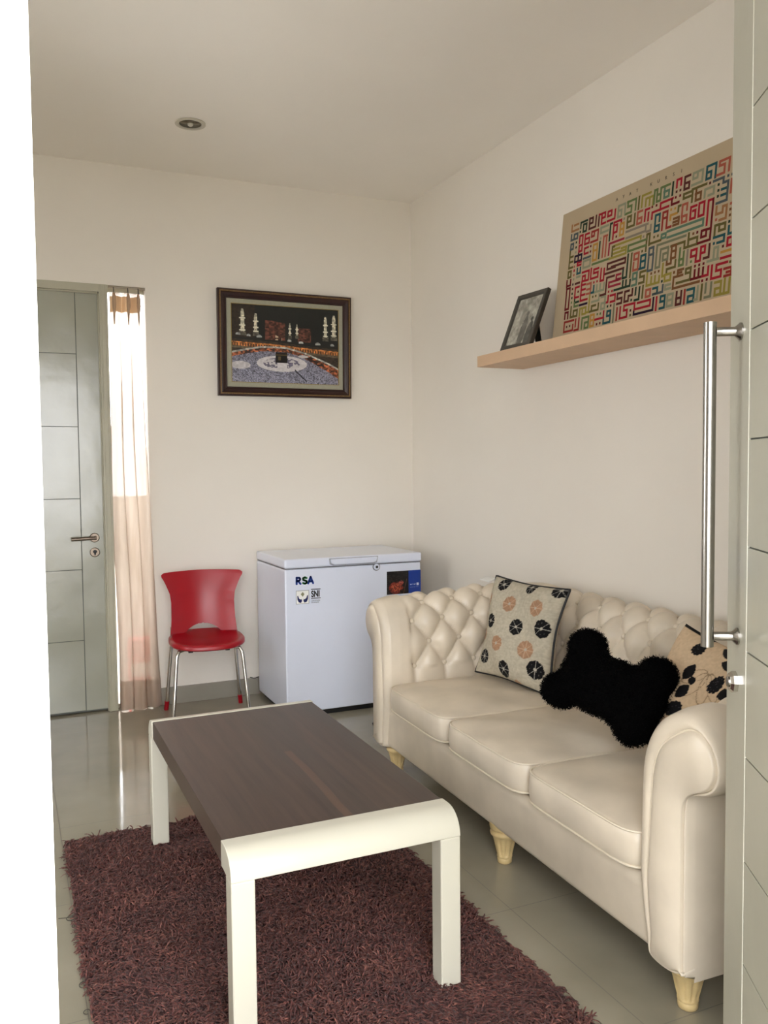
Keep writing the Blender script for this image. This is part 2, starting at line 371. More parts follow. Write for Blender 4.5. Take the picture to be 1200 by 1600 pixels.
# ================================================================== CALLIGRAPHY BOARD
PAL = {'R':(150,28,42),'r':(138,46,40),'D':(96,18,24),'N':(34,16,38),'B':(78,36,32),'b':(110,72,42),'O':(92,84,44),'Y':(140,128,58),'G':(134,136,112),'g':(112,112,88),'T':(34,76,80),'K':(34,52,38),'S':(158,84,66),'M':(172,128,60),'Q':(148,104,68),'L':(92,108,66),'l':(86,112,92),'A':(128,118,104),'U':(74,82,84),'C':(140,40,56)}
STROKES = [('Q',[(0.0928,0.071),(0.1218,0.0736)]),
('Q',[(0.0762,0.0685),(0.076,0.0933),(0.1256,0.0992)]),
('K',[(0.1402,0.096),(0.1393,0.0717),(0.1836,0.0744)]),
('K',[(0.1593,0.0859),(0.1799,0.0868),(0.1819,0.1185),(0.1602,0.1175),(0.1593,0.0859)]),
('K',[(0.1389,0.1132)]),
('B',[(0.1997,0.0714),(0.2235,0.0733),(0.223,0.0949),(0.201,0.0936)]),
('B',[(0.1997,0.0714),(0.2024,0.1158),(0.2442,0.1176),(0.2448,0.0712)]),
('B',[(0.2639,0.1183),(0.2644,0.0721)]),
('R',[(0.2644,0.0721),(0.3048,0.0732),(0.3041,0.0932),(0.2831,0.0919),(0.2829,0.0783)]),
('R',[(0.2831,0.0919),(0.2847,0.116),(0.3094,0.1181)]),
('R',[(0.3224,0.0759),(0.3465,0.0771),(0.3458,0.0968),(0.3234,0.0951),(0.3224,0.0759)]),
('R',[(0.3688,0.0801),(0.3688,0.1164),(0.3229,0.1161)]),
('G',[(0.2835,0.1325),(0.3307,0.1349)]),
('G',[(0.2835,0.1325),(0.2867,0.1547),(0.3321,0.1576)]),
('G',[(0.2883,0.1788)]),
('U',[(0.0775,0.1115),(0.0769,0.1339),(0.1235,0.1373),(0.1202,0.1142),(0.0972,0.1142),(0.0989,0.1335)]),
('U',[(0.0798,0.1536),(0.0973,0.1543),(0.0969,0.1778),(0.0794,0.1772),(0.0798,0.1536)]),
('O',[(0.0772,0.1755),(0.08,0.2603),(0.1052,0.2599)]),
('O',[(0.0786,0.2114),(0.102,0.212)]),
('O',[(0.0789,0.234),(0.1034,0.2348)]),
('K',[(0.1171,0.1533)]),
('K',[(0.1185,0.176)]),
('G',[(0.119,0.1972)]),
('R',[(0.1405,0.1626),(0.1398,0.1321),(0.1623,0.132),(0.161,0.1746),(0.1403,0.1742),(0.1422,0.2004),(0.1629,0.2007),(0.161,0.1746)]),
('R',[(0.2051,0.1349),(0.1775,0.1347),(0.1807,0.1771),(0.2094,0.1773),(0.2082,0.1563),(0.1803,0.1539)]),
('r',[(0.2233,0.135),(0.2413,0.1351),(0.2406,0.1554),(0.2245,0.1559),(0.2233,0.135)]),
('r',[(0.2413,0.1351),(0.2664,0.1359),(0.2674,0.1803),(0.2223,0.1782)]),
('K',[(0.3559,0.1328),(0.344,0.1329),(0.3485,0.2017)]),
('R',[(0.4145,0.1474),(0.4129,0.1361),(0.3675,0.1315),(0.3687,0.2012)]),
('R',[(0.3729,0.1462),(0.3897,0.1473),(0.3905,0.1771),(0.3736,0.1761)]),
('D',[(0.3898,0.1967)]),
('M',[(0.41,0.1506),(0.4296,0.1504),(0.4345,0.1983),(0.4131,0.1971),(0.41,0.1506)]),
('M',[(0.4115,0.1739),(0.4328,0.174)]),
('S',[(0.3104,0.2616),(0.307,0.1757),(0.3313,0.1763)]),
('S',[(0.3296,0.2627),(0.3258,0.186)]),
('K',[(0.2851,0.1938),(0.2859,0.2615)]),
('M',[(0.2678,0.1963),(0.2426,0.1946),(0.2446,0.2213),(0.2697,0.2216),(0.2703,0.2636),(0.247,0.2628),(0.2446,0.2213)]),
('M',[(0.2697,0.2216),(0.2678,0.1963)]),
('R',[(0.2066,0.1961),(0.1825,0.1949),(0.1823,0.2192),(0.2083,0.2207)]),
('D',[(0.2237,0.1957)]),
('D',[(0.2244,0.2188)]),
('U',[(0.1799,0.2406),(0.2273,0.2389)]),
('N',[(0.1406,0.2023),(0.1413,0.2329)]),
('N',[(0.1179,0.2157),(0.1634,0.217),(0.1657,0.2454),(0.1173,0.2379),(0.1179,0.2157)]),
('R',[(0.1645,0.2498),(0.1397,0.2477),(0.1397,0.2605),(0.1643,0.2614)]),
('S',[(0.1187,0.2606)]),
('R',[(0.12,0.2773)]),
('T',[(0.1644,0.2753),(0.1641,0.2985),(0.143,0.2963),(0.1418,0.275)]),
('G',[(0.1814,0.2513),(0.2276,0.2538),(0.23,0.2829),(0.1837,0.2796),(0.1814,0.2513)]),
('L',[(0.2458,0.2796),(0.3542,0.2795)]),
('C',[(0.3467,0.2622),(0.3523,0.217),(0.4386,0.2166)]),
('O',[(0.3714,0.2812),(0.3734,0.2355),(0.3835,0.2357)]),
('Y',[(0.3574,0.278),(0.4607,0.2846),(0.4585,0.2561),(0.4305,0.2525)]),
('Y',[(0.3802,0.2481),(0.4171,0.2504)]),
('Y',[(0.3824,0.264),(0.452,0.2675)]),
('Y',[(0.3812,0.2307),(0.5423,0.2364),(0.5432,0.243)]),
('B',[(0.4608,0.3029),(0.3507,0.2975),(0.349,0.3221),(0.4,0.325)]),
('B',[(0.4608,0.3029),(0.4608,0.3207),(0.3762,0.3165)]),
('B',[(0.3336,0.3404),(0.4538,0.3401)]),
('G',[(0.4305,0.0737),(0.3857,0.0695),(0.3905,0.1169),(0.4105,0.118),(0.4085,0.0913),(0.3888,0.0923)]),
('G',[(0.4305,0.0737),(0.431,0.1128)]),
('L',[(0.4444,0.0691),(0.4958,0.0734),(0.4936,0.1154)]),
('L',[(0.4463,0.0707),(0.4475,0.0915),(0.4698,0.0915),(0.4704,0.1195),(0.4346,0.116)]),
('O',[(0.5125,0.0698),(0.5126,0.1176)]),
('Y',[(0.5325,0.1158),(0.5296,0.0707),(0.5784,0.0727)]),
('Y',[(0.5541,0.1178),(0.5533,0.0882),(0.5928,0.0915),(0.5985,0.1243)]),
('Y',[(0.5755,0.1198),(0.5752,0.0947)]),
('L',[(0.6072,0.1227),(0.5946,0.0714),(0.6152,0.0714),(0.6168,0.0946),(0.6155,0.1189),(0.6347,0.1204),(0.6369,0.0698),(0.6832,0.0739)]),
('L',[(0.6168,0.0946),(0.6341,0.0936)]),
('l',[(0.6543,0.0935),(0.68,0.0932),(0.6817,0.118),(0.6571,0.1147),(0.6552,0.0775)]),
('K',[(0.6996,0.071),(0.6999,0.1173)]),
('D',[(0.5937,0.1333)]),
('D',[(0.6175,0.1339)]),
('R',[(0.5558,0.177),(0.5564,0.1352),(0.5788,0.1332)]),
('R',[(0.5744,0.1799),(0.5767,0.1513)]),
('R',[(0.5968,0.1798),(0.5968,0.157),(0.685,0.1553)]),
('R',[(0.6424,0.1574),(0.6388,0.1298),(0.7049,0.1349)]),
('D',[(0.7008,0.1357),(0.7006,0.1558),(0.738,0.1556)]),
('S',[(0.5377,0.132),(0.5097,0.1305),(0.5145,0.1785),(0.5377,0.1784),(0.5367,0.1591),(0.5132,0.1569)]),
('O',[(0.4516,0.1337),(0.4722,0.1329),(0.4736,0.1547),(0.4529,0.1556),(0.4516,0.1337)]),
('O',[(0.4529,0.1556),(0.4526,0.177),(0.4956,0.1777),(0.4943,0.1326)]),
('A',[(0.4307,0.1344)]),
('T',[(0.6421,0.2003),(0.6415,0.1736),(0.6181,0.1732),(0.619,0.2363),(0.6425,0.2373),(0.6428,0.2169),(0.6191,0.2147)]),
('r',[(0.6602,0.2398),(0.659,0.1743),(0.6817,0.1736),(0.6845,0.2401),(0.7068,0.2379)]),
('r',[(0.6605,0.1971),(0.6833,0.1973)]),
('M',[(0.7007,0.2122),(0.7015,0.1963),(0.7348,0.1955)]),
('M',[(0.7015,0.1741)]),
('M',[(0.7225,0.1751)]),
('A',[(0.4511,0.1896),(0.5521,0.1948),(0.5767,0.1972)]),
('A',[(0.453,0.216),(0.565,0.2234),(0.5684,0.2034)]),
('A',[(0.5956,0.2043),(0.5956,0.2271),(0.5738,0.2215)]),
('R',[(0.7208,0.0956),(0.72,0.0673),(0.7422,0.0694),(0.7424,0.0923)]),
('B',[(0.7216,0.1128)]),
('B',[(0.7414,0.1128)]),
('D',[(0.72,0.1334)]),
('D',[(0.7429,0.1332)]),
('B',[(0.7868,0.0707),(0.76,0.07),(0.763,0.1164),(0.786,0.1175),(0.7846,0.0955),(0.763,0.0947)]),
('G',[(0.8026,0.0699),(0.8237,0.0708),(0.825,0.0926),(0.8037,0.0898),(0.8026,0.0699)]),
('G',[(0.8237,0.0708),(0.848,0.0691),(0.8509,0.1143),(0.7999,0.112)]),
('T',[(0.9131,0.1187),(0.9106,0.0668),(0.8682,0.068),(0.8698,0.1126),(0.8914,0.1137),(0.8898,0.0903),(0.8709,0.0899)]),
('S',[(0.9719,0.1132),(0.9751,0.0698),(0.9291,0.0673),(0.9284,0.0822),(0.9519,0.0862),(0.9531,0.1164),(0.9198,0.1133)]),
('U',[(0.9729,0.1321)]),
('U',[(0.9919,0.1326)]),
('U',[(0.9073,0.132),(0.9537,0.1316),(0.9522,0.1498),(0.9752,0.1514),(0.9759,0.2183),(0.9296,0.2161)]),
('T',[(0.9489,0.173),(0.9729,0.1729)]),
('T',[(0.9487,0.1917),(0.9744,0.1957)]),
('K',[(0.9317,0.1509)]),
('K',[(0.933,0.1719)]),
('K',[(0.933,0.1926)]),
('B',[(0.8898,0.1322)]),
('O',[(0.8046,0.1291),(0.872,0.1305)]),
('O',[(0.8076,0.1749),(0.8054,0.1352),(0.7625,0.1341),(0.7618,0.1497),(0.7969,0.1522)]),
('b',[(0.8237,0.1349),(0.8262,0.1764),(0.8494,0.1755),(0.8489,0.1503),(0.8232,0.1522)]),
('G',[(0.8675,0.177),(0.8691,0.1487),(0.9119,0.1504),(0.9103,0.1783),(0.8873,0.1733)]),
('S',[(0.9892,0.1502),(0.9922,0.1954)]),
('O',[(0.5967,0.2813),(0.5923,0.2367),(0.5758,0.2366),(0.5812,0.3004)]),
('O',[(0.5978,0.2785),(0.6579,0.278)]),
('L',[(0.5752,0.2552),(0.4726,0.2542),(0.4723,0.2755),(0.5755,0.2803)]),
('A',[(0.558,0.2394)]),
('O',[(0.558,0.297)]),
('K',[(0.4713,0.2914),(0.4805,0.3835),(0.4544,0.3801),(0.4515,0.3472)]),
('O',[(0.4953,0.2927),(0.4999,0.3854)]),
('S',[(0.5132,0.2969),(0.5398,0.299),(0.5398,0.3222),(0.5146,0.3196),(0.5132,0.2969)]),
('S',[(0.5398,0.3222),(0.5408,0.3645),(0.5142,0.3629),(0.5133,0.333)]),
('T',[(0.5542,0.315),(0.5801,0.3147),(0.5822,0.3652),(0.5564,0.3658),(0.5542,0.315)]),
('T',[(0.5558,0.3384),(0.58,0.3377)]),
('T',[(0.5564,0.3658),(0.544,0.3652)]),
('U',[(0.5986,0.2963),(0.6223,0.2958),(0.6229,0.3227),(0.5992,0.3234),(0.5986,0.2963)]),
('U',[(0.6229,0.3227),(0.6266,0.3853),(0.6012,0.3839),(0.5975,0.3334)]),
('g',[(0.7907,0.2955),(0.6427,0.2946),(0.6424,0.3826),(0.6655,0.3816),(0.6628,0.3158),(0.7055,0.316),(0.7043,0.362),(0.68,0.3605),(0.6797,0.3361),(0.7012,0.3371)]),
('b',[(0.7226,0.3182),(0.7446,0.3176),(0.7477,0.364),(0.7257,0.3649),(0.7226,0.3182)]),
('b',[(0.7238,0.3384),(0.7472,0.3381)]),
('b',[(0.7257,0.3649),(0.7252,0.3828),(0.7026,0.3817),(0.7037,0.3679)]),
('O',[(0.7493,0.3763),(0.7496,0.4002),(0.7064,0.4007),(0.7063,0.4107)]),
('Y',[(0.6833,0.3754),(0.6848,0.4203),(0.6997,0.4254),(0.6992,0.4435),(0.7304,0.4459),(0.7302,0.4219),(0.6989,0.4192)]),
('b',[(0.6224,0.3988)]),
('b',[(0.6429,0.3981)]),
('b',[(0.6633,0.3984)]),
('Y',[(0.5995,0.3939),(0.601,0.4398),(0.6706,0.4437),(0.6674,0.4186)]),
('Y',[(0.6262,0.4387),(0.6244,0.4137)]),
('Y',[(0.647,0.4409),(0.645,0.4139)]),
('l',[(0.5159,0.3761),(0.5394,0.3769),(0.5394,0.4),(0.5175,0.3997),(0.5159,0.3761)]),
('l',[(0.5394,0.4),(0.5397,0.4254),(0.5143,0.4224)]),
('O',[(0.5888,0.3812),(0.5581,0.3788),(0.5591,0.3979),(0.5823,0.4007),(0.5839,0.4239),(0.5562,0.4224)]),
('b',[(0.7466,0.4204)]),
('K',[(0.6862,0.4418)]),
('O',[(0.6202,0.2572)]),
('O',[(0.6407,0.2573)]),
('l',[(0.6917,0.2521),(0.8734,0.2572),(0.8722,0.2789),(0.6949,0.2771)]),
('l',[(0.6611,0.2584),(0.684,0.2582),(0.6844,0.2725),(0.6618,0.2749),(0.6611,0.2584)]),
('R',[(0.8928,0.2815),(0.8886,0.1947),(0.9112,0.1956)]),
('D',[(0.9112,0.1956),(0.9149,0.3403),(0.8565,0.3392)]),
('D',[(0.8695,0.2983),(0.8923,0.2985),(0.8926,0.3214),(0.8697,0.3213),(0.8695,0.2983)]),
('D',[(0.8923,0.2985),(0.9125,0.3)]),
('R',[(0.8462,0.1919),(0.8707,0.1933),(0.8715,0.2413),(0.8467,0.2384),(0.8462,0.1919)]),
('R',[(0.8325,0.1957),(0.8048,0.1946),(0.8063,0.2389),(0.83,0.2396),(0.8293,0.2122),(0.8173,0.2108)]),
('S',[(0.7839,0.1974),(0.7864,0.1746),(0.7592,0.1727),(0.7635,0.2174),(0.7864,0.2178),(0.7867,0.2414),(0.7635,0.2391),(0.7635,0.2174)]),
('O',[(0.7496,0.1719),(0.7388,0.1727),(0.7411,0.1913)]),
('b',[(0.7205,0.2135),(0.7468,0.2148),(0.7471,0.2387),(0.7195,0.2393)]),
('b',[(0.7191,0.2252),(0.7472,0.2288)]),
('Q',[(0.9313,0.2297),(0.932,0.2562),(0.9613,0.2569),(0.9612,0.2364),(0.979,0.235),(0.9786,0.2822),(0.9507,0.2801)]),
('S',[(0.9343,0.2757)]),
('O',[(0.9807,0.3198),(0.954,0.3184),(0.9515,0.2972),(0.977,0.2984),(0.9807,0.3198)]),
('O',[(0.9515,0.2972),(0.9318,0.2957),(0.9341,0.3358)]),
('T',[(0.9321,0.339),(0.9805,0.3382),(0.9785,0.3618),(0.9505,0.3605)]),
('T',[(0.9345,0.3593)]),
('K',[(0.9972,0.2983)]),
('T',[(1.014,0.3413),(0.9974,0.3407),(0.9979,0.3151)]),
('S',[(0.9969,0.2356)]),
('b',[(0.9969,0.2558)]),
('b',[(0.9969,0.2761)]),
('R',[(0.9968,0.3553),(1.018,0.3561),(1.0188,0.3829),(0.9975,0.3813),(0.9968,0.3553)]),
('B',[(0.9782,0.3794)]),
('M',[(0.9733,0.3996),(1.0184,0.3992)]),
('R',[(0.9736,0.4219),(1.0231,0.4196)]),
('O',[(0.8062,0.2916),(0.8078,0.3369)]),
('O',[(0.8065,0.3151),(0.8509,0.3147),(0.8514,0.3398)]),
('O',[(0.7194,0.3154),(0.7907,0.3171),(0.7868,0.3397),(0.8567,0.3412)]),
('b',[(0.8293,0.2976)]),
('D',[(0.8488,0.2977)]),
('L',[(0.7676,0.337),(0.7702,0.4008),(0.7905,0.4014),(0.7886,0.3538)]),
('L',[(0.7673,0.3784),(0.7891,0.3795)]),
('A',[(0.8085,0.3527),(0.8084,0.4054)]),
('L',[(0.8301,0.3996)]),
('R',[(0.8264,0.3589),(0.8536,0.3577),(0.8539,0.3809),(0.828,0.3826),(0.8264,0.3589)]),
('R',[(0.8539,0.3809),(0.8517,0.4054),(0.8774,0.4055),(0.8714,0.3563),(0.8945,0.3581),(0.8934,0.3806),(0.8743,0.3799)]),
('B',[(0.9144,0.3572),(0.9149,0.4028),(0.8921,0.4013)]),
('G',[(0.9381,0.41),(0.939,0.3764),(0.9584,0.3755),(0.955,0.4083)]),
('G',[(0.9117,0.4171),(0.9612,0.4191)]),
('D',[(0.8523,0.421)]),
('D',[(0.8729,0.4208)]),
('D',[(0.8933,0.421)]),
('D',[(0.8383,0.4663),(0.8924,0.4661)]),
('R',[(0.8924,0.4661),(0.9201,0.4663),(0.9166,0.4372)]),
('D',[(0.8529,0.4366),(0.8539,0.4657)]),
('D',[(0.8734,0.4353),(0.873,0.4639)]),
('D',[(0.8938,0.4359),(0.8935,0.4644)]),
('R',[(0.9365,0.4378),(0.9347,0.4844),(0.9786,0.4843),(0.9806,0.4606),(0.9564,0.4609),(0.9564,0.4404),(1.0043,0.4391)]),
('r',[(0.9939,0.4617),(1.0257,0.4613),(1.0266,0.4889),(0.9968,0.4863)]),
('r',[(1.0062,0.4754),(1.025,0.4758)]),
('O',[(1.0176,0.4421)]),
('O',[(0.8302,0.4219),(0.809,0.4212),(0.8083,0.4366),(0.8311,0.4396)]),
('O',[(0.8327,0.4205),(0.8319,0.4669),(0.7657,0.4631)]),
('b',[(0.7482,0.4217)]),
('b',[(0.7939,0.4179),(0.7669,0.4179),(0.768,0.4379)]),
('b',[(0.7681,0.428),(0.7859,0.4289)]),
('b',[(0.7926,0.4401),(0.7491,0.4398),(0.7462,0.483),(0.8789,0.4805)]),
('D',[(0.8944,0.4827)]),
('D',[(0.9158,0.4824)]),
('B',[(0.7703,0.4996),(0.7722,0.5474),(0.7965,0.5458),(0.7934,0.5002)]),
('B',[(0.7706,0.5234),(0.7949,0.523)]),
('r',[(0.8121,0.4999),(0.8129,0.5488)]),
('T',[(0.8244,0.5023),(0.8583,0.5012),(0.8588,0.5475),(0.8314,0.5483),(0.83,0.5267),(0.8576,0.5271)]),
('G',[(0.876,0.499),(0.8766,0.5451),(0.8636,0.5446)]),
('O',[(0.8962,0.4974),(0.8948,0.5485)]),
('g',[(0.9138,0.4971),(0.915,0.5276)]),
('g',[(0.9389,0.4984),(0.9396,0.5455),(0.9135,0.5463)]),
('Y',[(0.9565,0.502),(0.9831,0.5019),(0.986,0.547),(0.9595,0.5475),(0.958,0.5248),(0.9833,0.5242)]),
('Y',[(0.9993,0.4979),(1.0029,0.5484)]),
('Y',[(1.0207,0.4987),(1.0242,0.5488),(0.986,0.547)]),
('r',[(0.4365,0.4999),(0.4365,0.5476)]),
('R',[(0.456,0.4991),(0.4573,0.5446),(0.4992,0.5451),(0.4987,0.5173),(0.4793,0.5161),(0.4783,0.4966),(0.5417,0.4985),(0.5418,0.5227),(0.6314,0.5241),(0.6299,0.5012),(0.559,0.5006)]),
('N',[(0.6472,0.4982),(0.6487,0.5435),(0.5399,0.5435),(0.5411,0.5289)]),
('B',[(0.52,0.5232)]),
('O',[(0.521,0.5424)]),
('R',[(0.6662,0.4988),(0.6651,0.5464)]),
('T',[(0.6864,0.4995),(0.7092,0.4998),(0.7104,0.5202),(0.6876,0.52),(0.6864,0.4995)]),
('T',[(0.7104,0.5202),(0.7095,0.5461),(0.6864,0.5441)]),
('G',[(0.7234,0.5005),(0.7511,0.4999),(0.7526,0.5438),(0.7234,0.5446),(0.7234,0.5005)]),
('G',[(0.7248,0.5228),(0.7511,0.5217)]),
('B',[(0.4592,0.4393),(0.4299,0.4401),(0.4327,0.4602),(0.4592,0.463),(0.4602,0.4826),(0.4324,0.4818)]),
('B',[(0.5196,0.4383),(0.5228,0.4622),(0.4991,0.462),(0.5001,0.4813),(0.4778,0.4815),(0.4754,0.4403),(0.501,0.441)]),
('K',[(0.5191,0.4817)]),
('K',[(0.5414,0.4384),(0.5401,0.4634)]),
('K',[(0.5617,0.4403),(0.5633,0.4867),(0.5385,0.4863)]),
('O',[(0.5827,0.4382),(0.5812,0.4838)]),
('S',[(0.602,0.4587),(0.6259,0.4593),(0.6249,0.4858),(0.601,0.4854),(0.602,0.4587)]),
('T',[(0.6407,0.4601),(0.6641,0.4607),(0.6641,0.4831),(0.6423,0.483)]),
('U',[(0.6423,0.483),(0.6957,0.4831),(0.6911,0.458)]),
('G',[(0.7325,0.4623),(0.7071,0.4612),(0.7061,0.4751),(0.7346,0.4787)]),
('K',[(0.4074,0.4205),(0.5016,0.422),(0.5016,0.3985)]),
('K',[(0.4595,0.3941),(0.4565,0.4194)]),
('K',[(0.4774,0.3957),(0.4774,0.4193)]),
('O',[(0.0784,0.2754),(0.0981,0.2772),(0.0981,0.3032),(0.0783,0.3014),(0.0784,0.2754)]),
('R',[(0.1196,0.2795)]),
('S',[(0.1205,0.2985)]),
('G',[(0.1214,0.3175)]),
('G',[(0.1435,0.3127),(0.1642,0.3124)]),
('D',[(0.0745,0.3149),(0.0741,0.3385),(0.1015,0.3393),(0.0999,0.3154)]),
('N',[(0.1196,0.3394)]),
('D',[(0.1199,0.3595)]),
('K',[(0.1203,0.3807)]),
('K',[(0.1208,0.3996)]),
('L',[(0.1211,0.4196)]),
('B',[(0.1382,0.3408),(0.1663,0.3396)]),
('D',[(0.0996,0.3531),(0.0776,0.3487),(0.078,0.4438),(0.1053,0.4438),(0.0996,0.3531)]),
('D',[(0.0761,0.339),(0.0755,0.3483)]),
('R',[(0.167,0.3571),(0.1408,0.3589),(0.1413,0.4011),(0.1682,0.4038)]),
('D',[(0.1627,0.3795)]),
('K',[(0.142,0.4059),(0.1429,0.4247),(0.171,0.4229)]),
('L',[(0.1429,0.4247),(0.1434,0.4412),(0.1699,0.4413)]),
('R',[(0.181,0.2998),(0.2271,0.3006),(0.2276,0.3418),(0.207,0.3387)]),
('R',[(0.1854,0.3169),(0.2041,0.3186),(0.2034,0.3391),(0.185,0.3399),(0.1854,0.3169)]),
('R',[(0.185,0.3399),(0.1825,0.425),(0.2301,0.4223)]),
('R',[(0.1817,0.3555),(0.2096,0.3565)]),
('R',[(0.1829,0.3765),(0.2108,0.3774)]),
('R',[(0.1825,0.3996),(0.2104,0.4003)]),
('S',[(0.2209,0.3588),(0.2499,0.359),(0.2487,0.4008),(0.2236,0.4028)]),
('S',[(0.2243,0.3823),(0.2497,0.3828)]),
('R',[(0.268,0.3604)]),
('R',[(0.2893,0.3602)]),
('T',[(0.2702,0.3755),(0.2705,0.4027),(0.2561,0.4022)]),
('G',[(0.2705,0.4027),(0.3377,0.4069),(0.3371,0.3778)]),
('G',[(0.2918,0.4024),(0.29,0.3772)]),
('G',[(0.3131,0.4043),(0.3128,0.3774)]),
('N',[(0.1813,0.4421),(0.2311,0.442)]),
('R',[(0.241,0.2967),(0.2437,0.3406),(0.2902,0.3413),(0.2908,0.3212),(0.2622,0.3195),(0.2602,0.3055),(0.2918,0.3034)]),
('R',[(0.3105,0.312),(0.3108,0.3635),(0.3316,0.3634),(0.3302,0.3163)]),
('B',[(0.399,0.3598),(0.3516,0.3586),(0.3544,0.4279),(0.3193,0.4234)]),
('C',[(0.4388,0.3617),(0.4121,0.3582),(0.4148,0.3784),(0.4413,0.3796)]),
('C',[(0.4384,0.3822),(0.3685,0.382),(0.371,0.4002),(0.441,0.4011)]),
('R',[(0.3721,0.4202)]),
('R',[(0.3941,0.4212)]),
('R',[(0.3729,0.438),(0.3728,0.4622),(0.3577,0.4639)]),
('R',[(0.3864,0.4384),(0.4167,0.4398),(0.417,0.466),(0.3902,0.4654)]),
('Y',[(0.2467,0.4118),(0.2493,0.4805),(0.2317,0.4844)]),
('O',[(0.3137,0.4581),(0.3104,0.4844),(0.2567,0.4818)]),
('O',[(0.293,0.4611),(0.2681,0.4612),(0.2668,0.4768)]),
('O',[(0.2697,0.4218)]),
('O',[(0.2893,0.4221)]),
('G',[(0.3118,0.4197),(0.3118,0.4443),(0.2655,0.4426)]),
('G',[(0.3277,0.4339),(0.3554,0.4347),(0.3521,0.485),(0.3316,0.4859),(0.3316,0.4614),(0.3557,0.4613)]),
('O',[(0.1221,0.4397),(0.123,0.4845),(0.1688,0.4852),(0.1669,0.4593),(0.1423,0.4597),(0.1416,0.4806)]),
('Y',[(0.1861,0.4881),(0.1873,0.4583),(0.228,0.4585),(0.2283,0.4861),(0.206,0.4846),(0.2033,0.4657)]),
('D',[(0.0801,0.4845),(0.0822,0.4587),(0.1035,0.4577),(0.1018,0.4857)]),
('r',[(0.1486,0.5028),(0.0823,0.4991),(0.0828,0.5419),(0.1456,0.5467),(0.1456,0.521)]),
('B',[(0.1016,0.5234)]),
('B',[(0.1229,0.5233)]),
('r',[(0.1635,0.5006),(0.1642,0.5309)]),
('r',[(0.1859,0.4996),(0.1874,0.5484),(0.1589,0.5464)]),
('L',[(0.2096,0.5472),(0.2084,0.5011),(0.2527,0.5039),(0.2538,0.5495),(0.2299,0.5481),(0.2284,0.525),(0.2486,0.526)]),
('M',[(0.2664,0.4994),(0.288,0.5008),(0.2913,0.5486),(0.2661,0.5469),(0.2664,0.4994)]),
('M',[(0.2661,0.522),(0.2913,0.5238)]),
('L',[(0.3112,0.5025)]),
('L',[(0.3306,0.5035)]),
('R',[(0.2983,0.5227),(0.3508,0.5247),(0.3541,0.4987)]),
('D',[(0.312,0.5452)]),
('D',[(0.3328,0.544)]),
('T',[(0.375,0.5023),(0.3952,0.5014),(0.3945,0.521),(0.3744,0.522),(0.375,0.5023)]),
('T',[(0.3955,0.5037),(0.3969,0.5499),(0.354,0.5474),(0.3547,0.5276)]),
('g',[(0.4154,0.4788),(0.4157,0.553)]),
('K',[(0.3738,0.4812)]),
('B',[(0.3941,0.4815)])]
BT = Vector((-.018, -1.614, 2.46)); bl = math.hypot(.065, .6)
tilt = math.atan2(.065, .6)
BW, BH = 1.11, .602
# local frame: x along the board (-y world), z up the board, y = back (towards the wall)
bm_ = Matrix(((0, 1, 0), (-1, 0, 0), (0, 0, 1)))
Rb = Matrix(((0, math.cos(tilt), math.sin(tilt)), (-1, 0, 0), (0, -math.sin(tilt), math.cos(tilt))))
Mb = Rb.to_4x4(); bot = Vector((-.018 - BH * math.sin(tilt), -1.614, 2.46 - BH * math.cos(tilt))); Mb.translation = bot
board = empty('calligraphy_board', None, 'tan canvas board of multicoloured square calligraphy leaning on the shelf', 'wall art', mat=Mb)
MB().box(0, BW, 0, .014, 0, BH).build('panel', m_board, board)
SW = .0098 / 2
def straighten(pts):
    n = len(pts); hz = [abs(b[0] - a[0]) >= abs(b[1] - a[1]) for a, b in zip(pts[:-1], pts[1:])]
    out = [list(p) for p in pts]
    for ax, want in ((1, True), (0, False)):
        g = list(range(n))
        for i, h_ in enumerate(hz):
            if h_ == want: g[i + 1] = g[i]
        if n > 2 and pts[0] == pts[-1] and g[-1] != g[0]:
            old, new = g[-1], g[0]; g = [new if q == old else q for q in g]
        for r in set(g):
            m_ = [i for i in range(n) if g[i] == r]; a_ = sum(pts[i][ax] for i in m_) / len(m_)
            for i in m_: out[i][ax] = a_
    return out
V = []; F = []; Cc = []; lay = 0
for col, pts in STROKES:
    q = straighten(pts); lay += 1; dep = .0006 + (lay % 7) * .00002
    segs = list(zip(q[:-1], q[1:])) or [(q[0], q[0])]
    for a_, b_ in segs:
        u0, u1 = sorted((a_[0], b_[0])); v0, v1 = sorted((a_[1], b_[1])); dep += .00001
        n0 = len(V); V += [(u0 - SW, -dep, BH - v1 - SW), (u1 + SW, -dep, BH - v1 - SW), (u1 + SW, -dep, BH - v0 + SW), (u0 - SW, -dep, BH - v0 + SW)]
        F.append((n0, n0 + 1, n0 + 2, n0 + 3)); Cc += [PAL[col]] * 4
me = np_mesh('lettering', V, F); set_vcol(me, Cc); link('lettering', me, m_ink, board)
def text_mesh(name, body, size, mat, parent, loc, rot=(PI / 2, 0, 0), space=1.0, ext=.0003, sx=1.0, align='LEFT', bold=0):
    c = bpy.data.curves.new(name, 'FONT'); c.body = body; c.size = size; c.extrude = ext; c.space_character = space; c.align_x = align; c.offset = bold
    o = bpy.data.objects.new(name, c); COL.objects.link(o); bpy.context.view_layer.update()
    me = bpy.data.meshes.new_from_object(o.evaluated_get(bpy.context.evaluated_depsgraph_get())); bpy.data.objects.remove(o)
    r = link(name, me, mat, parent); r.location = loc; r.rotation_euler = rot; r.scale = (sx, 1, 1); return r
m_dark = M('dark_print', (52, 44, 36), .8)
cs = [text_mesh('title_letter', ch, .019, m_dark, board, (.373 + i * .0406, -.0008, BH - .046), align='CENTER') for i, ch in enumerate('AYAT KURSI') if ch != ' ']
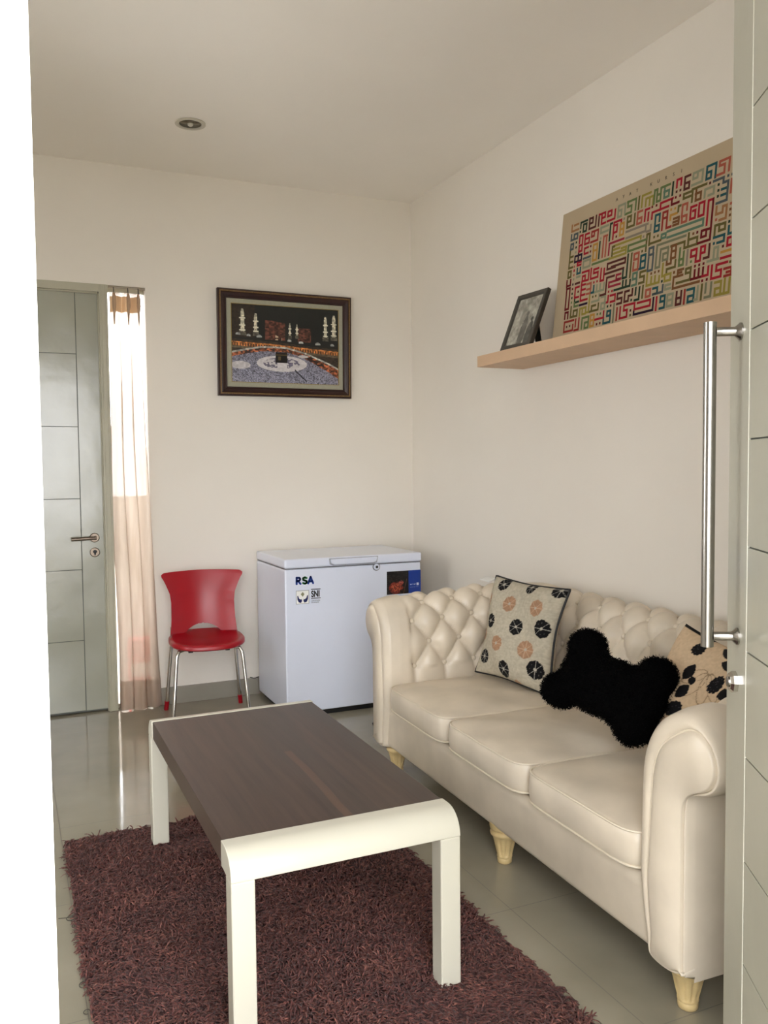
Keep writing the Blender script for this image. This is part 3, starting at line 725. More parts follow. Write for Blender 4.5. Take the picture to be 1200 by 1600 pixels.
# ================================================================== SMALL PHOTO FRAME ON THE SHELF
def frame_rings(w_, h_, prof):   # prof: (inset, depth) ; centred, in xz plane, depth -> -y
    V = []; F = []
    for ins, d in prof:
        a, b = w_ / 2 - ins, h_ / 2 - ins
        V += [(-a, -d, -b), (a, -d, -b), (a, -d, b), (-a, -d, b)]
    for i in range(len(prof) - 1):
        for j in range(4):
            F.append((i * 4 + j, i * 4 + (j + 1) % 4, (i + 1) * 4 + (j + 1) % 4, (i + 1) * 4 + j))
    m_ = MB(); m_.v = V; m_.f = F; return m_
fw, fh = .222, .285; ft = .39
Rf = (Matrix.Rotation(-1.50, 3, 'Z') @ Matrix.Rotation(-ft, 3, 'X')).to_4x4(); Rf.translation = Vector((-.214, -1.516, 1.8640))
pf = empty('photo_frame', None, 'small black photo frame standing tilted at the far end of the shelf', 'photo frame', mat=Rf)
o = frame_rings(fw, fh, [(0, -.012), (0, .006), (.003, .008), (.019, .008), (.024, .002), (.024, -.012), (0, -.012)]).build('frame', m_blkframe, pf); o.location.z = fh / 2
def img_grid(name, w_, h_, nx, nz, fn, mat, parent, y=0, zc=0):
    u, v_ = np.meshgrid(np.linspace(0, 1, nx), np.linspace(0, 1, nz), indexing='ij')
    P = np.stack([(u - .5) * w_, np.full_like(u, y), (.5 - v_) * h_ + zc], -1)
    me = grid_mesh(name, P); set_vcol(me, fn(u, v_).reshape(-1, 3)); return link(name, me, mat, parent)
def vnoise(u, v_, s, seed=0):
    r = np.random.default_rng(seed).random((64, 64)); x = (u * s) % 63; y = (v_ * s) % 63
    i, j = x.astype(int), y.astype(int); fx, fy = x - i, y - j; fx = fx * fx * (3 - 2 * fx); fy = fy * fy * (3 - 2 * fy)
    return (r[i, j] * (1 - fx) + r[i + 1, j] * fx) * (1 - fy) + (r[i, j + 1] * (1 - fx) + r[i + 1, j + 1] * fx) * fy
def photo_fn(u, v_):
    g_ = 158 + 50 * (vnoise(u, v_, 9, 1) - .5) + 40 * (vnoise(u, v_, 22, 2) - .5)
    def el(cx, cy_, a, b): return ((u - cx) / a) ** 2 + ((v_ - cy_) / b) ** 2 < 1
    g_ = np.where(el(.56, .36, .06, .05) | (el(.56, .78, .13, .38)), 84 + 30 * vnoise(u, v_, 12, 3), g_)
    g_ = np.where(el(.82, .50, .06, .045) | el(.84, .86, .13, .32), 66 + 30 * vnoise(u, v_, 14, 4), g_)
    g_ = np.where(el(.38, .40, .10, .2), 122 + 30 * vnoise(u, v_, 18, 5), g_)
    return np.stack([g_ * 1.02, g_, g_ * .93], -1)
img_grid('photograph', fw - .046, fh - .046, 60, 80, photo_fn, m_photo, pf, .0, fh / 2)
MB().box(-fw / 2 + .004, fw / 2 - .004, .003, .011, .004, fh - .004).build('backing', m_black, pf)
MB().prism([(.012, .17), (.016, .17), (.098, .041), (.089, .038)], .03, .065, 'yz').build('easel_strut', m_black, pf)

# ================================================================== FRAMED PICTURE ON BACK WALL
pw, ph = .812, .604
Rp = Matrix.Rotation(math.radians(1.2), 4, 'X'); Rp.translation = Vector((-.832, -.028, 2.050))
pic = empty('framed_picture', None, 'dark wooden framed night picture of a crowded mosque courtyard on the back wall', 'picture', mat=Rp)
frame_rings(pw, ph, [(0, -.016), (0, .012), (.006, .018), (.010, .018)]).build('outer_moulding', m_dkframe, pic)
frame_rings(pw, ph, [(.010, .018), (.012, .021), (.016, .021), (.018, .017)]).build('beaded_edge', m_gold, pic)
frame_rings(pw, ph, [(.018, .017), (.024, .020), (.036, .017), (.044, .010), (.046, .011), (.050, .011), (.053, .004)]).build('inner_moulding', m_dkframe, pic)
frame_rings(pw, ph, [(.053, .004), (.078, .003)]).build('mount', m_mat, pic)
frame_rings(pw, ph, [(.078, .003), (.078, .005), (.081, .005), (.081, .0)]).build('gold_fillet', M('gilt_fillet', (150, 128, 72), .4, .4), pic)
MB().box(-pw / 2 + .004, pw / 2 - .004, .002, .014, -ph / 2 + .004, ph / 2 - .004).build('backing_board', m_black, pic)
def mecca(u, v_):
    n1, n2, n3 = vnoise(u, v_, 60, 1), vnoise(u, v_, 55, 2), vnoise(u + .01, v_, 30, 3)
    r0 = np.random.default_rng(5).random(u.shape)
    C = np.zeros(u.shape + (3,)); C[:] = (24, 27, 25)
    def S(mask, c, nz=0, var=0):
        c = np.array(c, float); C[mask] = (c + ((n1 - .5) * var)[..., None] * c / 100.0)[mask] if var else c
    S((u < .21) & (v_ < .42), (42, 32, 24), var=50)
    S((u > .305) & (u < .49) & (v_ > .19 + .22 * np.maximum(0, u - .36)) & (v_ < .44), (86, 50, 40), var=120)
    S((u > .61) & (u < .735) & (v_ > .27) & (v_ < .45), (88, 52, 42), var=120)
    def minaret(cx, top, bot_, wd):
        S((abs(u - cx) < wd * (.5 + .5 * np.clip((v_ - top) / .05, 0, 1))) & (v_ > top) & (v_ < bot_), (196, 190, 168), var=60)
        for f in (.35, .62, .8):
            zz = top + (bot_ - top) * f; S((abs(u - cx) < wd * 1.7) & (abs(v_ - zz) < .008), (225, 220, 200))
        S((abs(u - cx) < wd * 2) & (v_ > bot_ - .05) & (v_ < bot_), (90, 86, 74), var=80)
    for a in ((.10, .06, .40, .016), (.22, .11, .40, .014), (.875, .10, .42, .014), (.957, .075, .41, .016), (.535, .21, .42, .008), (.602, .22, .41, .008)): minaret(*a)
    for cx, cy_, r in ((.06, .385, .022), (.155, .395, .018), (.25, .405, .024), (.53, .44, .018), (.64, .46, .022), (.8, .465, .024), (.94, .47, .018)):
        S((abs(u - cx) < r) & (v_ < cy_ + .012) & (v_ > cy_ - np.sqrt(np.maximum(0, r * r - (u - cx) ** 2)) * .9), (170, 172, 168), var=60)
    S((u > .40) & (u < .46) & (v_ > .38) & (v_ < .44) & (n1 > .5), (200, 180, 150))
    top = .445 + .02 * np.sin(u * 3) + .13 * np.clip(u - .35, 0, 1) ** 1.25
    arc = top + .03
    S(v_ > top, (54, 44, 36), var=60)
    S((v_ > arc) & (v_ < arc + .055), (178, 112, 58), var=90); S((v_ > arc) & (v_ < arc + .055) & (np.sin(u * 260) > .2) & (v_ > arc + .018), (74, 44, 26))
    S((v_ > arc + .055) & (v_ < arc + .085), (96, 84, 66), var=50)
    low = .60 - .055 * np.sin(np.clip(u, 0, .8) * PI / .8) + .20 * np.clip(u - .5, 0, 1) + .9 * np.clip(u - .66, 0, 1) ** 2
    low = low + .06 * np.clip(.25 - u, 0, 1) * 4 * .5
    S((v_ > low - .022) & (v_ < low), (176, 176, 166), var=60)
    S((v_ > low) & (v_ < low + .045 + .18 * np.clip(u - .6, 0, 1)), (150, 84, 54), var=110)
    S((v_ > low) & (v_ < low + .045 + .18 * np.clip(u - .6, 0, 1)) & (n2 > .56), (52, 32, 28))
    cr = v_ > low + .045 + .18 * np.clip(u - .6, 0, 1)
    rr_ = r0 * .75 + n1 * .25 + .12 * (n2 - .5)
    spk = np.where(rr_ > .60, 172.0, np.where(rr_ > .36, 108.0, 44.0)) * (.72 + .35 * v_)
    crowd = np.stack([spk, spk, spk * 1.13], -1); C[cr] = crowd[cr]
    e = ((u - .46) / .235) ** 2 + ((v_ - .745) / .105) ** 2
    S(e < 1, (208, 204, 206), var=12)
    S((e < .55) & (n1 > .45) & (v_ < .80) & (abs(u - .46) > .045), (96, 92, 110), var=60)
    S(((u - .08) / .09) ** 2 + ((v_ - .78) / .05) ** 2 < 1, (198, 194, 196), var=20)
    S(((u - .66) / .05) ** 2 + ((v_ - .64) / .018) ** 2 < 1, (196, 192, 192))
    S((abs(u - .455) < .055) & (v_ > .595) & (v_ < .735), (16, 13, 12)); S((abs(u - .455) < .055) & (v_ > .625) & (v_ < .64), (90, 72, 36)); S((abs(u - .435) < .012) & (v_ > .65) & (v_ < .70), (92, 78, 50))
    S((abs((v_ - .9) - (u - .64) * 1.3) < .012) & (u > .58) & (u < .69), (44, 44, 52))
    return C
img_grid('print', pw - .160, ph - .160, 330, 240, mecca, m_print, pic, -.001)
pic['label'] = 'dark brown and gold framed night picture of a white-lit mosque courtyard on back wall'

# ================================================================== SHEER CURTAIN
cur = empty('sheer_curtain', (-1.727, -.02, 2.31), 'long sheer off-white curtain over the narrow window beside the grey door', 'curtain')
nu, nv = 110, 130
uu = np.linspace(0, 1, nu); vv = np.linspace(0, 1, nv); Ug, Vg = np.meshgrid(uu, vv, indexing='ij')
zt, zb = 2.285 - 2.31, .006 - 2.31
wv = .172 + .078 * Vg ** 1.2
xc = -.012 + .026 * Vg ** 2
fold = np.sin(Ug * 2 * PI * 3.0 + .5) * (.014 + .012 * Vg) + np.sin(Ug * 2 * PI * 7 + 2 + 2 * Vg) * (.002 + .005 * Vg) + .004 * np.sin(Vg * 14 + Ug * 5) * Vg
X = xc + (Ug - .5) * wv * .92 + .0135 * np.sin(Ug * 2 * PI * 3.0 + 2.6 + .5 * np.sin(Vg * 5)) * np.clip(Vg * 4, 0, 1) + .006 * np.sin(Vg * 9 + Ug * 3) * Vg
Z = zt + (zb - zt) * Vg + .006 * np.sin(Ug * 9) * (Vg > .98)
link('curtain_panel', grid_mesh('curtain_panel', np.stack([X, fold, Z], -1)), m_voile, cur, True)
# turned-up bottom hem and top tape (a second layer of the same voile)
def band(name, v0, v1, off):
    V2 = np.linspace(v0, v1, 14); Ug2, Vg2 = np.meshgrid(uu, V2, indexing='ij')
    wv2 = .172 + .078 * Vg2 ** 1.2; xc2 = -.012 + .026 * Vg2 ** 2
    f2 = np.sin(Ug2 * 2 * PI * 3.0 + .5) * (.014 + .012 * Vg2) + np.sin(Ug2 * 2 * PI * 7 + 2 + 2 * Vg2) * (.002 + .005 * Vg2) + .004 * np.sin(Vg2 * 14 + Ug2 * 5) * Vg2
    X2 = xc2 + (Ug2 - .5) * wv2 * .92 + .0135 * np.sin(Ug2 * 2 * PI * 3.0 + 2.6 + .5 * np.sin(Vg2 * 5)) * np.clip(Vg2 * 4, 0, 1) + .006 * np.sin(Vg2 * 9 + Ug2 * 3) * Vg2
    link(name, grid_mesh(name, np.stack([X2, f2 + off, zt + (zb - zt) * Vg2], -1)), m_tape if name == 'heading_tape' else m_voile, cur, True)
m_tape = M('heading_tape_cloth', (206, 178, 142), .9)
k = NT('heading_tape'); t1 = k.n('ShaderNodeBsdfTranslucent'); t1.inputs[0].default_value = rgb(222, 196, 164); d1_ = k.n('ShaderNodeBsdfDiffuse'); d1_.inputs[0].default_value = rgb(206, 178, 142)
x_ = k.n('ShaderNodeMixShader'); k.l(t1.outputs[0], x_.inputs[1]); k.l(d1_.outputs[0], x_.inputs[2]); k.l(x_.outputs[0], k.t.nodes['Material Output'].inputs[0]); m_tape = k.m
band('heading_tape', .008, .045, -.002); band('hem', .93, 1.0, -.003)
for xo in (-.070, .004, .058):
    mb = MB(); n_ = 7
    mb.tube([(xo, -.018, zt - .004), (xo, -.026, zt - .03), (xo, -.028, zt - .07), (xo, -.020, zt - .11), (xo, -.012, zt - .17)], [.006, .010, .011, .006, .002], 10)
    mb.build('pinch_pleat', M('pleat_cloth', (178, 150, 124), .9), cur, True)
MB().tube([(-.096, 0, .005), (.096, 0, .005)], .007, 12).build('curtain_rail', M('rail_metal', (150, 140, 125), .4, .5), cur, True, auto=40)
for xo in (-.070, .004, .058): MB().tube([(xo, -.004, .004), (xo, -.012, -.008), (xo, -.016, -.024)], .0025, 8).build('rail_glider', m_nail, cur, True)

# red and white carton outside
t = empty('carton', (-1.62, .42, -.03), 'red and white carton outside behind the sheer curtain', 'box')
MB().box(-.09, .09, -.05, .05, 0, .34).build('body', M('red_card', (224, 40, 44), .6), t)
MB().box(-.088, .088, -.052, -.05, .12, .20).build('white_label', m_paper, t)

# ================================================================== RED CHAIR
ch = empty('chair', (-1.402, -.345, 0), 'red plastic chair with chrome legs against the back wall beside the freezer', 'chair', rz=math.radians(-6))
# seat: rounded pad
def disc_pts(n=64):
    out = []
    for i in range(n):
        a = 2 * PI * i / n; c, s = math.cos(a), math.sin(a)
        r = 1 / ((abs(c) ** 2.7 + abs(s) ** 2.7) ** (1 / 2.7)); out.append((r * c, r * s))
    return out
dp = disc_pts(); V = []; F = []
rings = [(.0, .432 - .008), (.5, .432 - .006), (.85, .432), (.97, .434), (1.0, .428), (1.0, .412), (.97, .406), (.5, .404), (0.001, .404)]
for rr, z in rings:
    for c, s in dp:
        wx = .197 if s > 0 else .197; V.append((c * rr * wx, s * rr * .205, z + (.012 * max(0, s * rr) ** 2) - .010 * max(0, -s * rr) ** 3))
n = len(dp)
for i in range(len(rings) - 1):
    for j in range(n): F.append((i * n + j, i * n + (j + 1) % n, (i + 1) * n + (j + 1) % n, (i + 1) * n + j))
mb = MB(); mb.v = V; mb.f = F; mb.build('seat', m_red, ch, True, auto=50)
# backrest: curved shell with a waist and an arched slot at the bottom
nz, nx = 150, 150
def back_half(t_):  # half width by height fraction 0 bottom .. 1 top
    pts = [(0, .184), (.12, .178), (.3, .172), (.55, .170), (.68, .176), (.82, .196), (.95, .218), (1.0, .220)]
    return float(np.interp(t_, [p[0] for p in pts], [p[1] for p in pts]))
def back_pt(t_, s_, off):
    hw = back_half(t_); x = s_ * hw
    z = .404 + t_ * .362
    if t_ > .9 and abs(s_) > .9: z -= .010 * ((abs(s_) - .9) / .1) ** 2 * ((t_ - .9) / .1)
    y = .150 + .055 * t_ + .02 * math.sin(t_ * PI) - .050 * s_ * s_ + off
    z += .006 * (1 - s_ * s_) * t_
    return (x, y, z)
V = []; F = []
for side, off in ((0, 0), (1, .006)):
    for i in range(nz):
        for j in range(nx):
            V.append(back_pt(i / (nz - 1), -1 + 2 * j / (nx - 1), off))
def inslot(i, j):
    t_ = (i + .5) / (nz - 1); s_ = -1 + 2 * (j + .5) / (nx - 1)
    return t_ < .205 * max(0, 1 - (s_ / .58) ** 2) ** .5 if abs(s_) < .58 else False
solid = np.array([[not inslot(i, j) for j in range(nx - 1)] for i in range(nz - 1)])
for i in range(nz - 1):
    for j in range(nx - 1):
        if not solid[i, j]: continue
        a, b, c, d = i * nx + j, i * nx + j + 1, (i + 1) * nx + j + 1, (i + 1) * nx + j; o_ = nz * nx
        F.append((a, b, c, d)); F.append((a + o_, d + o_, c + o_, b + o_))
        for (di, dj, p_, q_) in ((-1, 0, a, b), (0, 1, b, c), (1, 0, c, d), (0, -1, d, a)):
            ii, jj = i + di, j + dj
            if ii < 0 or jj < 0 or ii >= nz - 1 or jj >= nx - 1 or not solid[ii, jj]: F.append((p_, p_ + o_, q_ + o_, q_))
mb = MB(); mb.v = V; mb.f = F; mb.build('backrest', m_red, ch, True, auto=50)
for s in (-1, 1):
    MB().tube([(s * .085, -.100, .398), (s * .130, -.125, .398), (s * .155, -.136, .392), (s * .166, -.143, .372), (s * .170, -.150, .34), (s * .198, -.185, .0)], .0095, 14).build('leg', m_chrome, ch, True, auto=50)
    lg = MB().tube([(s * .168, .155, .47), (s * .170, .160, .40), (s * .205, .215, .0)], .0095, 14).build('leg', m_chrome, ch, True, auto=50)
    MB().tube([(s * .2005, .207, .05), (s * .2055, .2155, .001)], .0125, 14).build('foot_cap', m_red, lg, True, auto=50)
    MB().box(s * .095 - .011, s * .095 + .011, -.12, -.09, .378, .405).build('seat_clip', m_black, ch)

# ================================================================== CHEST FREEZER
fz = empty('chest_freezer', (-.6425, -.325, 0), 'white chest freezer standing in the back corner beside the red chair', 'freezer')
MB().box(-.397, .397, -.270, .270, .030, .797).build('cabinet', m_white, fz, bevel=.008, seg=3)
MB().box(-.37, .37, -.245, .25, .0, .031).build('base', m_black, fz)
MB().box(-.394, .394, -.266, .266, .797, .803).build('lid_seal', m_greyp, fz)
lid = MB().box(-.400, .400, -.278, .270, .803, .852).build('lid', m_white, fz, bevel=.010, seg=3)
MB().prism([(-.145, .842), (.125, .842), (.118, .818), (.10, .812), (-.125, .812), (-.142, .820)], -.292, -.276, 'xz').build('lid_handle', m_white, lid, bevel=.004)
MB().prism([(-.153, .846), (.133, .846), (.126, .812), (.104, .806), (-.130, .806), (-.150, .815)], -.2795, -.2775, 'xz').build('handle_shade_outline', M('handle_painted_shade', (158, 162, 172), .5), lid)  # raised grey plate, its colour imitates the shade round the handle
lk = MB().lathe([(.017, 0), (.017, .008), (.013, .011), (.013, .0112)], (.125, -.268, .785), 24, 'y').build('lock', m_white, fz, True, auto=40)
MB().lathe([(.0215, -.001), (.0215, .002), (.019, .0022)], (.125, -.270, .785), 28, 'y').build('lock_ring', m_greyp, lk, True, auto=40)
MB().lathe([(.0075, 0), (.0075, .0125), (.006, .013)], (.125, -.268, .785), 16, 'y').build('keyhole', m_black, lk)
# stickers on the front (local x = world x + .6425)
m_blue = M('logo_blue', (28, 62, 150), .4); m_green = M('logo_green', (40, 120, 60), .4); m_navy = M('icon_navy', (24, 34, 88), .4)
yf = -.2712
def fat_letter(strokes, r, mat, x0, z0, w_, h_, y):
    mb = MB()
    for s_ in strokes:
        pts = [(x0 + a * w_, z0 + b * h_) for a, b in s_]
        for (ax, az), (bx, bz) in zip(pts[:-1], pts[1:]):
            L_ = math.hypot(bx - ax, bz - az) or 1; dx, dz = (bx - ax) / L_, (bz - az) / L_; base = math.atan2(dz, dx); poly = []
            for i in range(9): a = base + PI / 2 + PI * i / 8; poly.append((ax + r * math.cos(a), az + r * math.sin(a)))
            for i in range(9): a = base - PI / 2 + PI * i / 8; poly.append((bx + r * math.cos(a), bz + r * math.sin(a)))
            mb.prism(poly, y, y + .0004, 'xz')
    return mb.build('brand_letter', mat, fz)
LR = [[(0, 0), (0, 1), (.6, .96), (.75, .75), (.6, .52), (0, .48)], [(.3, .48), (.8, 0)]]
LS = [[(.85, .88), (.5, 1), (.12, .86), (.15, .62), (.5, .5), (.85, .38), (.88, .12), (.5, 0), (.1, .12)]]
LA = [[(0, 0), (.45, 1), (.9, 0)], [(.2, .3), (.7, .3)]]
fat_letter(LR, .0056, m_blue, -.3335, .7195, .027, .0335, yf)
fat_letter(LS, .0056, m_green, -.3005, .7190, .026, .0335, yf - .0004)
fat_letter(LA, .0056, m_blue, -.2690, .7195, .030, .0335, yf)
ic = MB().prism([(-.3375, .612), (-.2655, .612), (-.2655, .684), (-.3375, .684)], yf - .0002, yf + .0002, 'xz').build('label_border', m_greyp, fz)
MB().prism([(-.3355, .614), (-.2675, .614), (-.2675, .682), (-.3355, .682)], yf - .0005, yf, 'xz').build('label_ground', m_paper, ic)
mb = MB()
for s in (-1, 1):
    c = -.3015
    mb.prism([(c + s * .030, .655), (c + s * .026, .658), (c + s * .020, .642), (c + s * .010, .636), (c + s * .006, .640), (c + s * .004, .628), (c + s * .010, .618), (c + s * .022, .622), (c + s * .029, .636)][::s], yf - .0010, yf - .0004, 'xz')
mb.build('hands_icon', m_navy, ic)
MB().prism([(-.3015, .676), (-.312, .664), (-.3015, .650), (-.291, .664)], yf - .0010, yf - .0004, 'xz').build('snowflake_icon', M('icon_olive', (140, 140, 110), .6), ic)
sn = text_mesh('standard_letters', 'SNI', .046, m_black, fz, (-.2535, yf - .0002, .646), bold=.0016, sx=.70)
for z_ in (.684, .636): MB().box(-.254, -.201, yf - .0006, yf, z_, z_ + .004).build('rule', m_black, fz)
text_mesh('small_print', 'LSPr-017-IDN', .0095, m_greyp, fz, (-.253, yf - .0002, .622), sx=.88); text_mesh('small_print', 'SNI 04-6292', .0085, m_greyp, fz, (-.253, yf - .0002, .613), sx=.95)
def poster(u, v_):
    C = np.zeros(u.shape + (3,)); C[:] = (18, 16, 18)
    n1, n2 = vnoise(u, v_, 22, 6), vnoise(u, v_, 40, 7)
    C[(n1 > .6) & (u < .6)] = (40, 36, 34)
    e = ((u - .27) / .21) ** 2 + ((v_ - .72) / .26) ** 2
    C[(e < 1) & (n1 > .35)] = (128, 44, 34); C[(e < .5) & (n2 > .5)] = (176, 86, 60); C[(e < 1) & (n2 < .25)] = (60, 24, 20)
    e2 = ((u - .42) / .07) ** 2 + ((v_ - .5) / .08) ** 2; C[(e2 < 1) & (n2 > .3)] = (160, 80, 70)
    C[(abs((u - .5) - (.9 - v_) * .16) < .006) & (v_ > .35)] = (120, 84, 60)
    C[u > .64] = (22, 58, 148)
    C[(u > .68) & (u < .86) & (abs(v_ - .62) < .025) & (n2 > .3)] = (190, 205, 235); C[(u > .88) & (u < .94) & (v_ > .56) & (v_ < .68)] = (215, 222, 240)
    C[(u > .68) & (u < .93) & (abs(v_ - .74) < .012) & (n2 > .4)] = (130, 150, 205)
    return C
o = img_grid('poster_sticker', .208, .128, 110, 70, poster, m_sticker, fz, yf, 0); o.location = (.2915, 0, .690)

# cable stubs
tag(MB().tube([(-1.082, -.012, .104), (-1.072, -.016, .103), (-1.062, -.02, .099), (-1.05, -.02, .099), (-1.035, -.018, .103), (-1.02, -.012, .104)], .0022, 8).build('power_cable', m_black, None, True), 'short black cable at the top of the skirting left of the freezer', 'cable')
tag(MB().tube([(-.66, -.90, .004), (-.675, -.915, .004), (-.690, -.93, .03), (-.690, -.95, .042), (-.672, -.97, .02), (-.64, -.99, .004), (-.60, -1.0, .004)], .0045, 10).build('power_cable', m_black, None, True), 'black cable loop on the floor between freezer and far end of sofa', 'cable')

# ================================================================== SOFA
SC = Vector((-.50, -2.41, 0)); SR = math.radians(-1.5)
sofa = empty('sofa', SC, 'three-seat cream leather sofa with deep buttoned back and rolled arms along right wall', 'sofa', rz=SR)
YI = .805                 # half distance between the arms
XF = -.405                # front end of the arms (local)
XB = .200                 # inner face of the backrest
base_prof = [(0, .30), (0, .36), (0, .45), (.001, .54), (.004, .60), (.014, .652), (.034, .700), (.064, .738), (.100, .763), (.138, .774), (.180, .764), (.216, .732), (.238, .685), (.236, .64), (.215, .605), (.185, .588), (.160, .585), (.152, .56), (.150, .50), (.150, .40), (.150, .12)]
def smooth_profile(pr, n):
    p = np.array(pr, float); d = np.r_[0, np.cumsum(np.hypot(*np.diff(p, axis=0).T))]
    # Catmull-Rom through the points, resampled evenly
    out = []
    for i in range(len(p) - 1):
        a, b, c, e_ = p[max(i - 1, 0)], p[i], p[i + 1], p[min(i + 2, len(p) - 1)]
        for t_ in np.linspace(0, 1, 8, endpoint=False):
            out.append(.5 * ((2 * b) + (-a + c) * t_ + (2 * a - 5 * b + 4 * c - e_) * t_ ** 2 + (-a + 3 * b - 3 * c + e_) * t_ ** 3))
    out.append(p[-1]); out = np.array(out); d = np.r_[0, np.cumsum(np.hypot(*np.diff(out, axis=0).T))]
    s = np.linspace(0, d[-1], n); return np.stack([np.interp(s, d, out[:, 0]), np.interp(s, d, out[:, 1])], 1), s
NP = 150
prof, ps = smooth_profile(base_prof, NP)
dn = np.gradient(prof, axis=0); nrm = np.stack([-dn[:, 1], dn[:, 0]], 1); nrm /= np.linalg.norm(nrm, axis=1)[:, None]   # points to the seat side / up / outwards
if nrm[5, 0] > 0: nrm = -nrm
# plan path: from the front of the far arm, round the back, to the front of the near arm
rc = .07; path = []; 
def seg(a, b, n):
    for t_ in np.linspace(0, 1, n, endpoint=False): path.append((a[0] + (b[0] - a[0]) * t_, a[1] + (b[1] - a[1]) * t_))
st = .008
seg((XF, YI), (XB - rc, YI), int((XB - rc - XF) / st))
for t_ in np.linspace(PI / 2, 0, 14, endpoint=False): path.append((XB - rc + rc * math.cos(t_), YI - rc + rc * math.sin(t_)))
i_c1 = len(path) - 7
seg((XB, YI - rc), (XB, -YI + rc), int((2 * YI - 2 * rc) / st))
for t_ in np.linspace(0, -PI / 2, 14, endpoint=False): path.append((XB - rc + rc * math.cos(t_), -YI + rc + rc * math.sin(t_)))
i_c2 = len(path) - 7
seg((XB - rc, -YI), (XF, -YI), int((XB - rc - XF) / st)); path.append((XF, -YI))
path = np.array(path); dl = np.r_[0, np.cumsum(np.hypot(*np.diff(path, axis=0).T))]; Ltot = dl[-1]
tg = np.gradient(path, axis=0); tg /= np.linalg.norm(tg, axis=1)[:, None]
WS = np.interp(np.arange(len(path)), [0, i_c1 - 12, i_c1 + 12, i_c2 - 12, i_c2 + 12, len(path) - 1], [.93, .93, 1, 1, 1.16, 1.16])
outw = np.stack([-tg[:, 1], tg[:, 0]], 1)
if outw[3, 1] < 0: outw = -outw
PX = Ltot / round(Ltot / .145); p0 = .115
S_, T_ = np.meshgrid(dl, ps, indexing='ij')
# arc-length of reference rows on the profile
s_seat = float(np.interp(.47, prof[:40, 1], ps[:40])); RH = .105
pp = (S_ - p0) / PX; qq = (T_ - s_seat) / (2 * RH)
A_, B_ = pp + qq, pp - qq
f_ = np.abs(np.sin(PI * A_)) * np.abs(np.sin(PI * B_))
s_top = s_seat + 4 * RH
lowm = T_ < s_seat; upm = T_ > s_top
fv = np.abs(np.sin(PI * pp)) ** .45; f_ = f_ ** .5
f_ = np.where(lowm, fv * .8, f_); f_ = np.where(upm, fv, f_)
amp = .040 * np.clip((s_top + .14 - T_) / .10, 0, 1) * np.clip((T_ - .0) / .05, 0, 1)
amp = np.where(lowm, amp * np.clip((T_ - (s_seat - .11)) / .11, 0, 1), amp)
ends = np.clip((np.minimum(S_, Ltot - S_) - .085) / .02, 0, 1)
disp = amp * (f_ - .75) * ends + (1 - ends) * amp * .15 * np.clip(np.minimum(S_, Ltot - S_) / .04, 0, 1)
# button dimples
btn = []
for r_ in range(0, 5):
    for k_ in range(-1, int(Ltot / PX) + 2):
        s0_ = p0 + (k_ + (.5 if r_ % 2 else 0)) * PX
        if .09 < s0_ < Ltot - .09: btn.append((s0_, s_seat + r_ * RH))
hscale = lambda s: .962 + .075 * np.clip((np.minimum(s, Ltot - s)) / .55, 0, 1)
def shell_pt(s_idx, w_, z_):
    return None
Hs = hscale(dl)
Wd = prof[:, 0][None, :] * WS[:, None] + disp * nrm[:, 0][None, :]; Zd = .30 + (prof[:, 1][None, :] - .30) * Hs[:, None] + disp * nrm[:, 1][None, :]
Zd = np.where(prof[:, 1][None, :] < .30, prof[:, 1][None, :], Zd)
# the back is slimmer at the rear than the arms
P3 = np.stack([path[:, 0][:, None] + outw[:, 0][:, None] * Wd, path[:, 1][:, None] + outw[:, 1][:, None] * Wd, Zd], -1)
def part(name, i0, i1, **kw):
    me = grid_mesh(name, P3[i0:i1 + 1]); return link(name, me, m_leather, sofa, True)
arm_far = part('arm', 0, i_c1); back = part('backrest', i_c1, i_c2); arm_near = part('arm', i_c2, len(path) - 1)
for s0_, t0_ in btn:
    i = int(np.argmin(abs(dl - s0_))); j = int(np.argmin(abs(ps - t0_)))
    c = P3[i, j]; par = arm_far if i < i_c1 else (back if i < i_c2 else arm_near)
    nn = Vector((outw[i, 0] * nrm[j, 0], outw[i, 1] * nrm[j, 0], nrm[j, 1]))
    mb = MB().lathe([(.0115, -.006), (.0118, 0), (.0105, .004), (.006, .0068), (.0005, .0075)], n=12)
    o = mb.build('button', m_leather, par, True); q = nn.to_track_quat('Z', 'Y'); o.rotation_mode = 'QUATERNION'; o.rotation_quaternion = q; o.location = Vector(c) + nn * .006
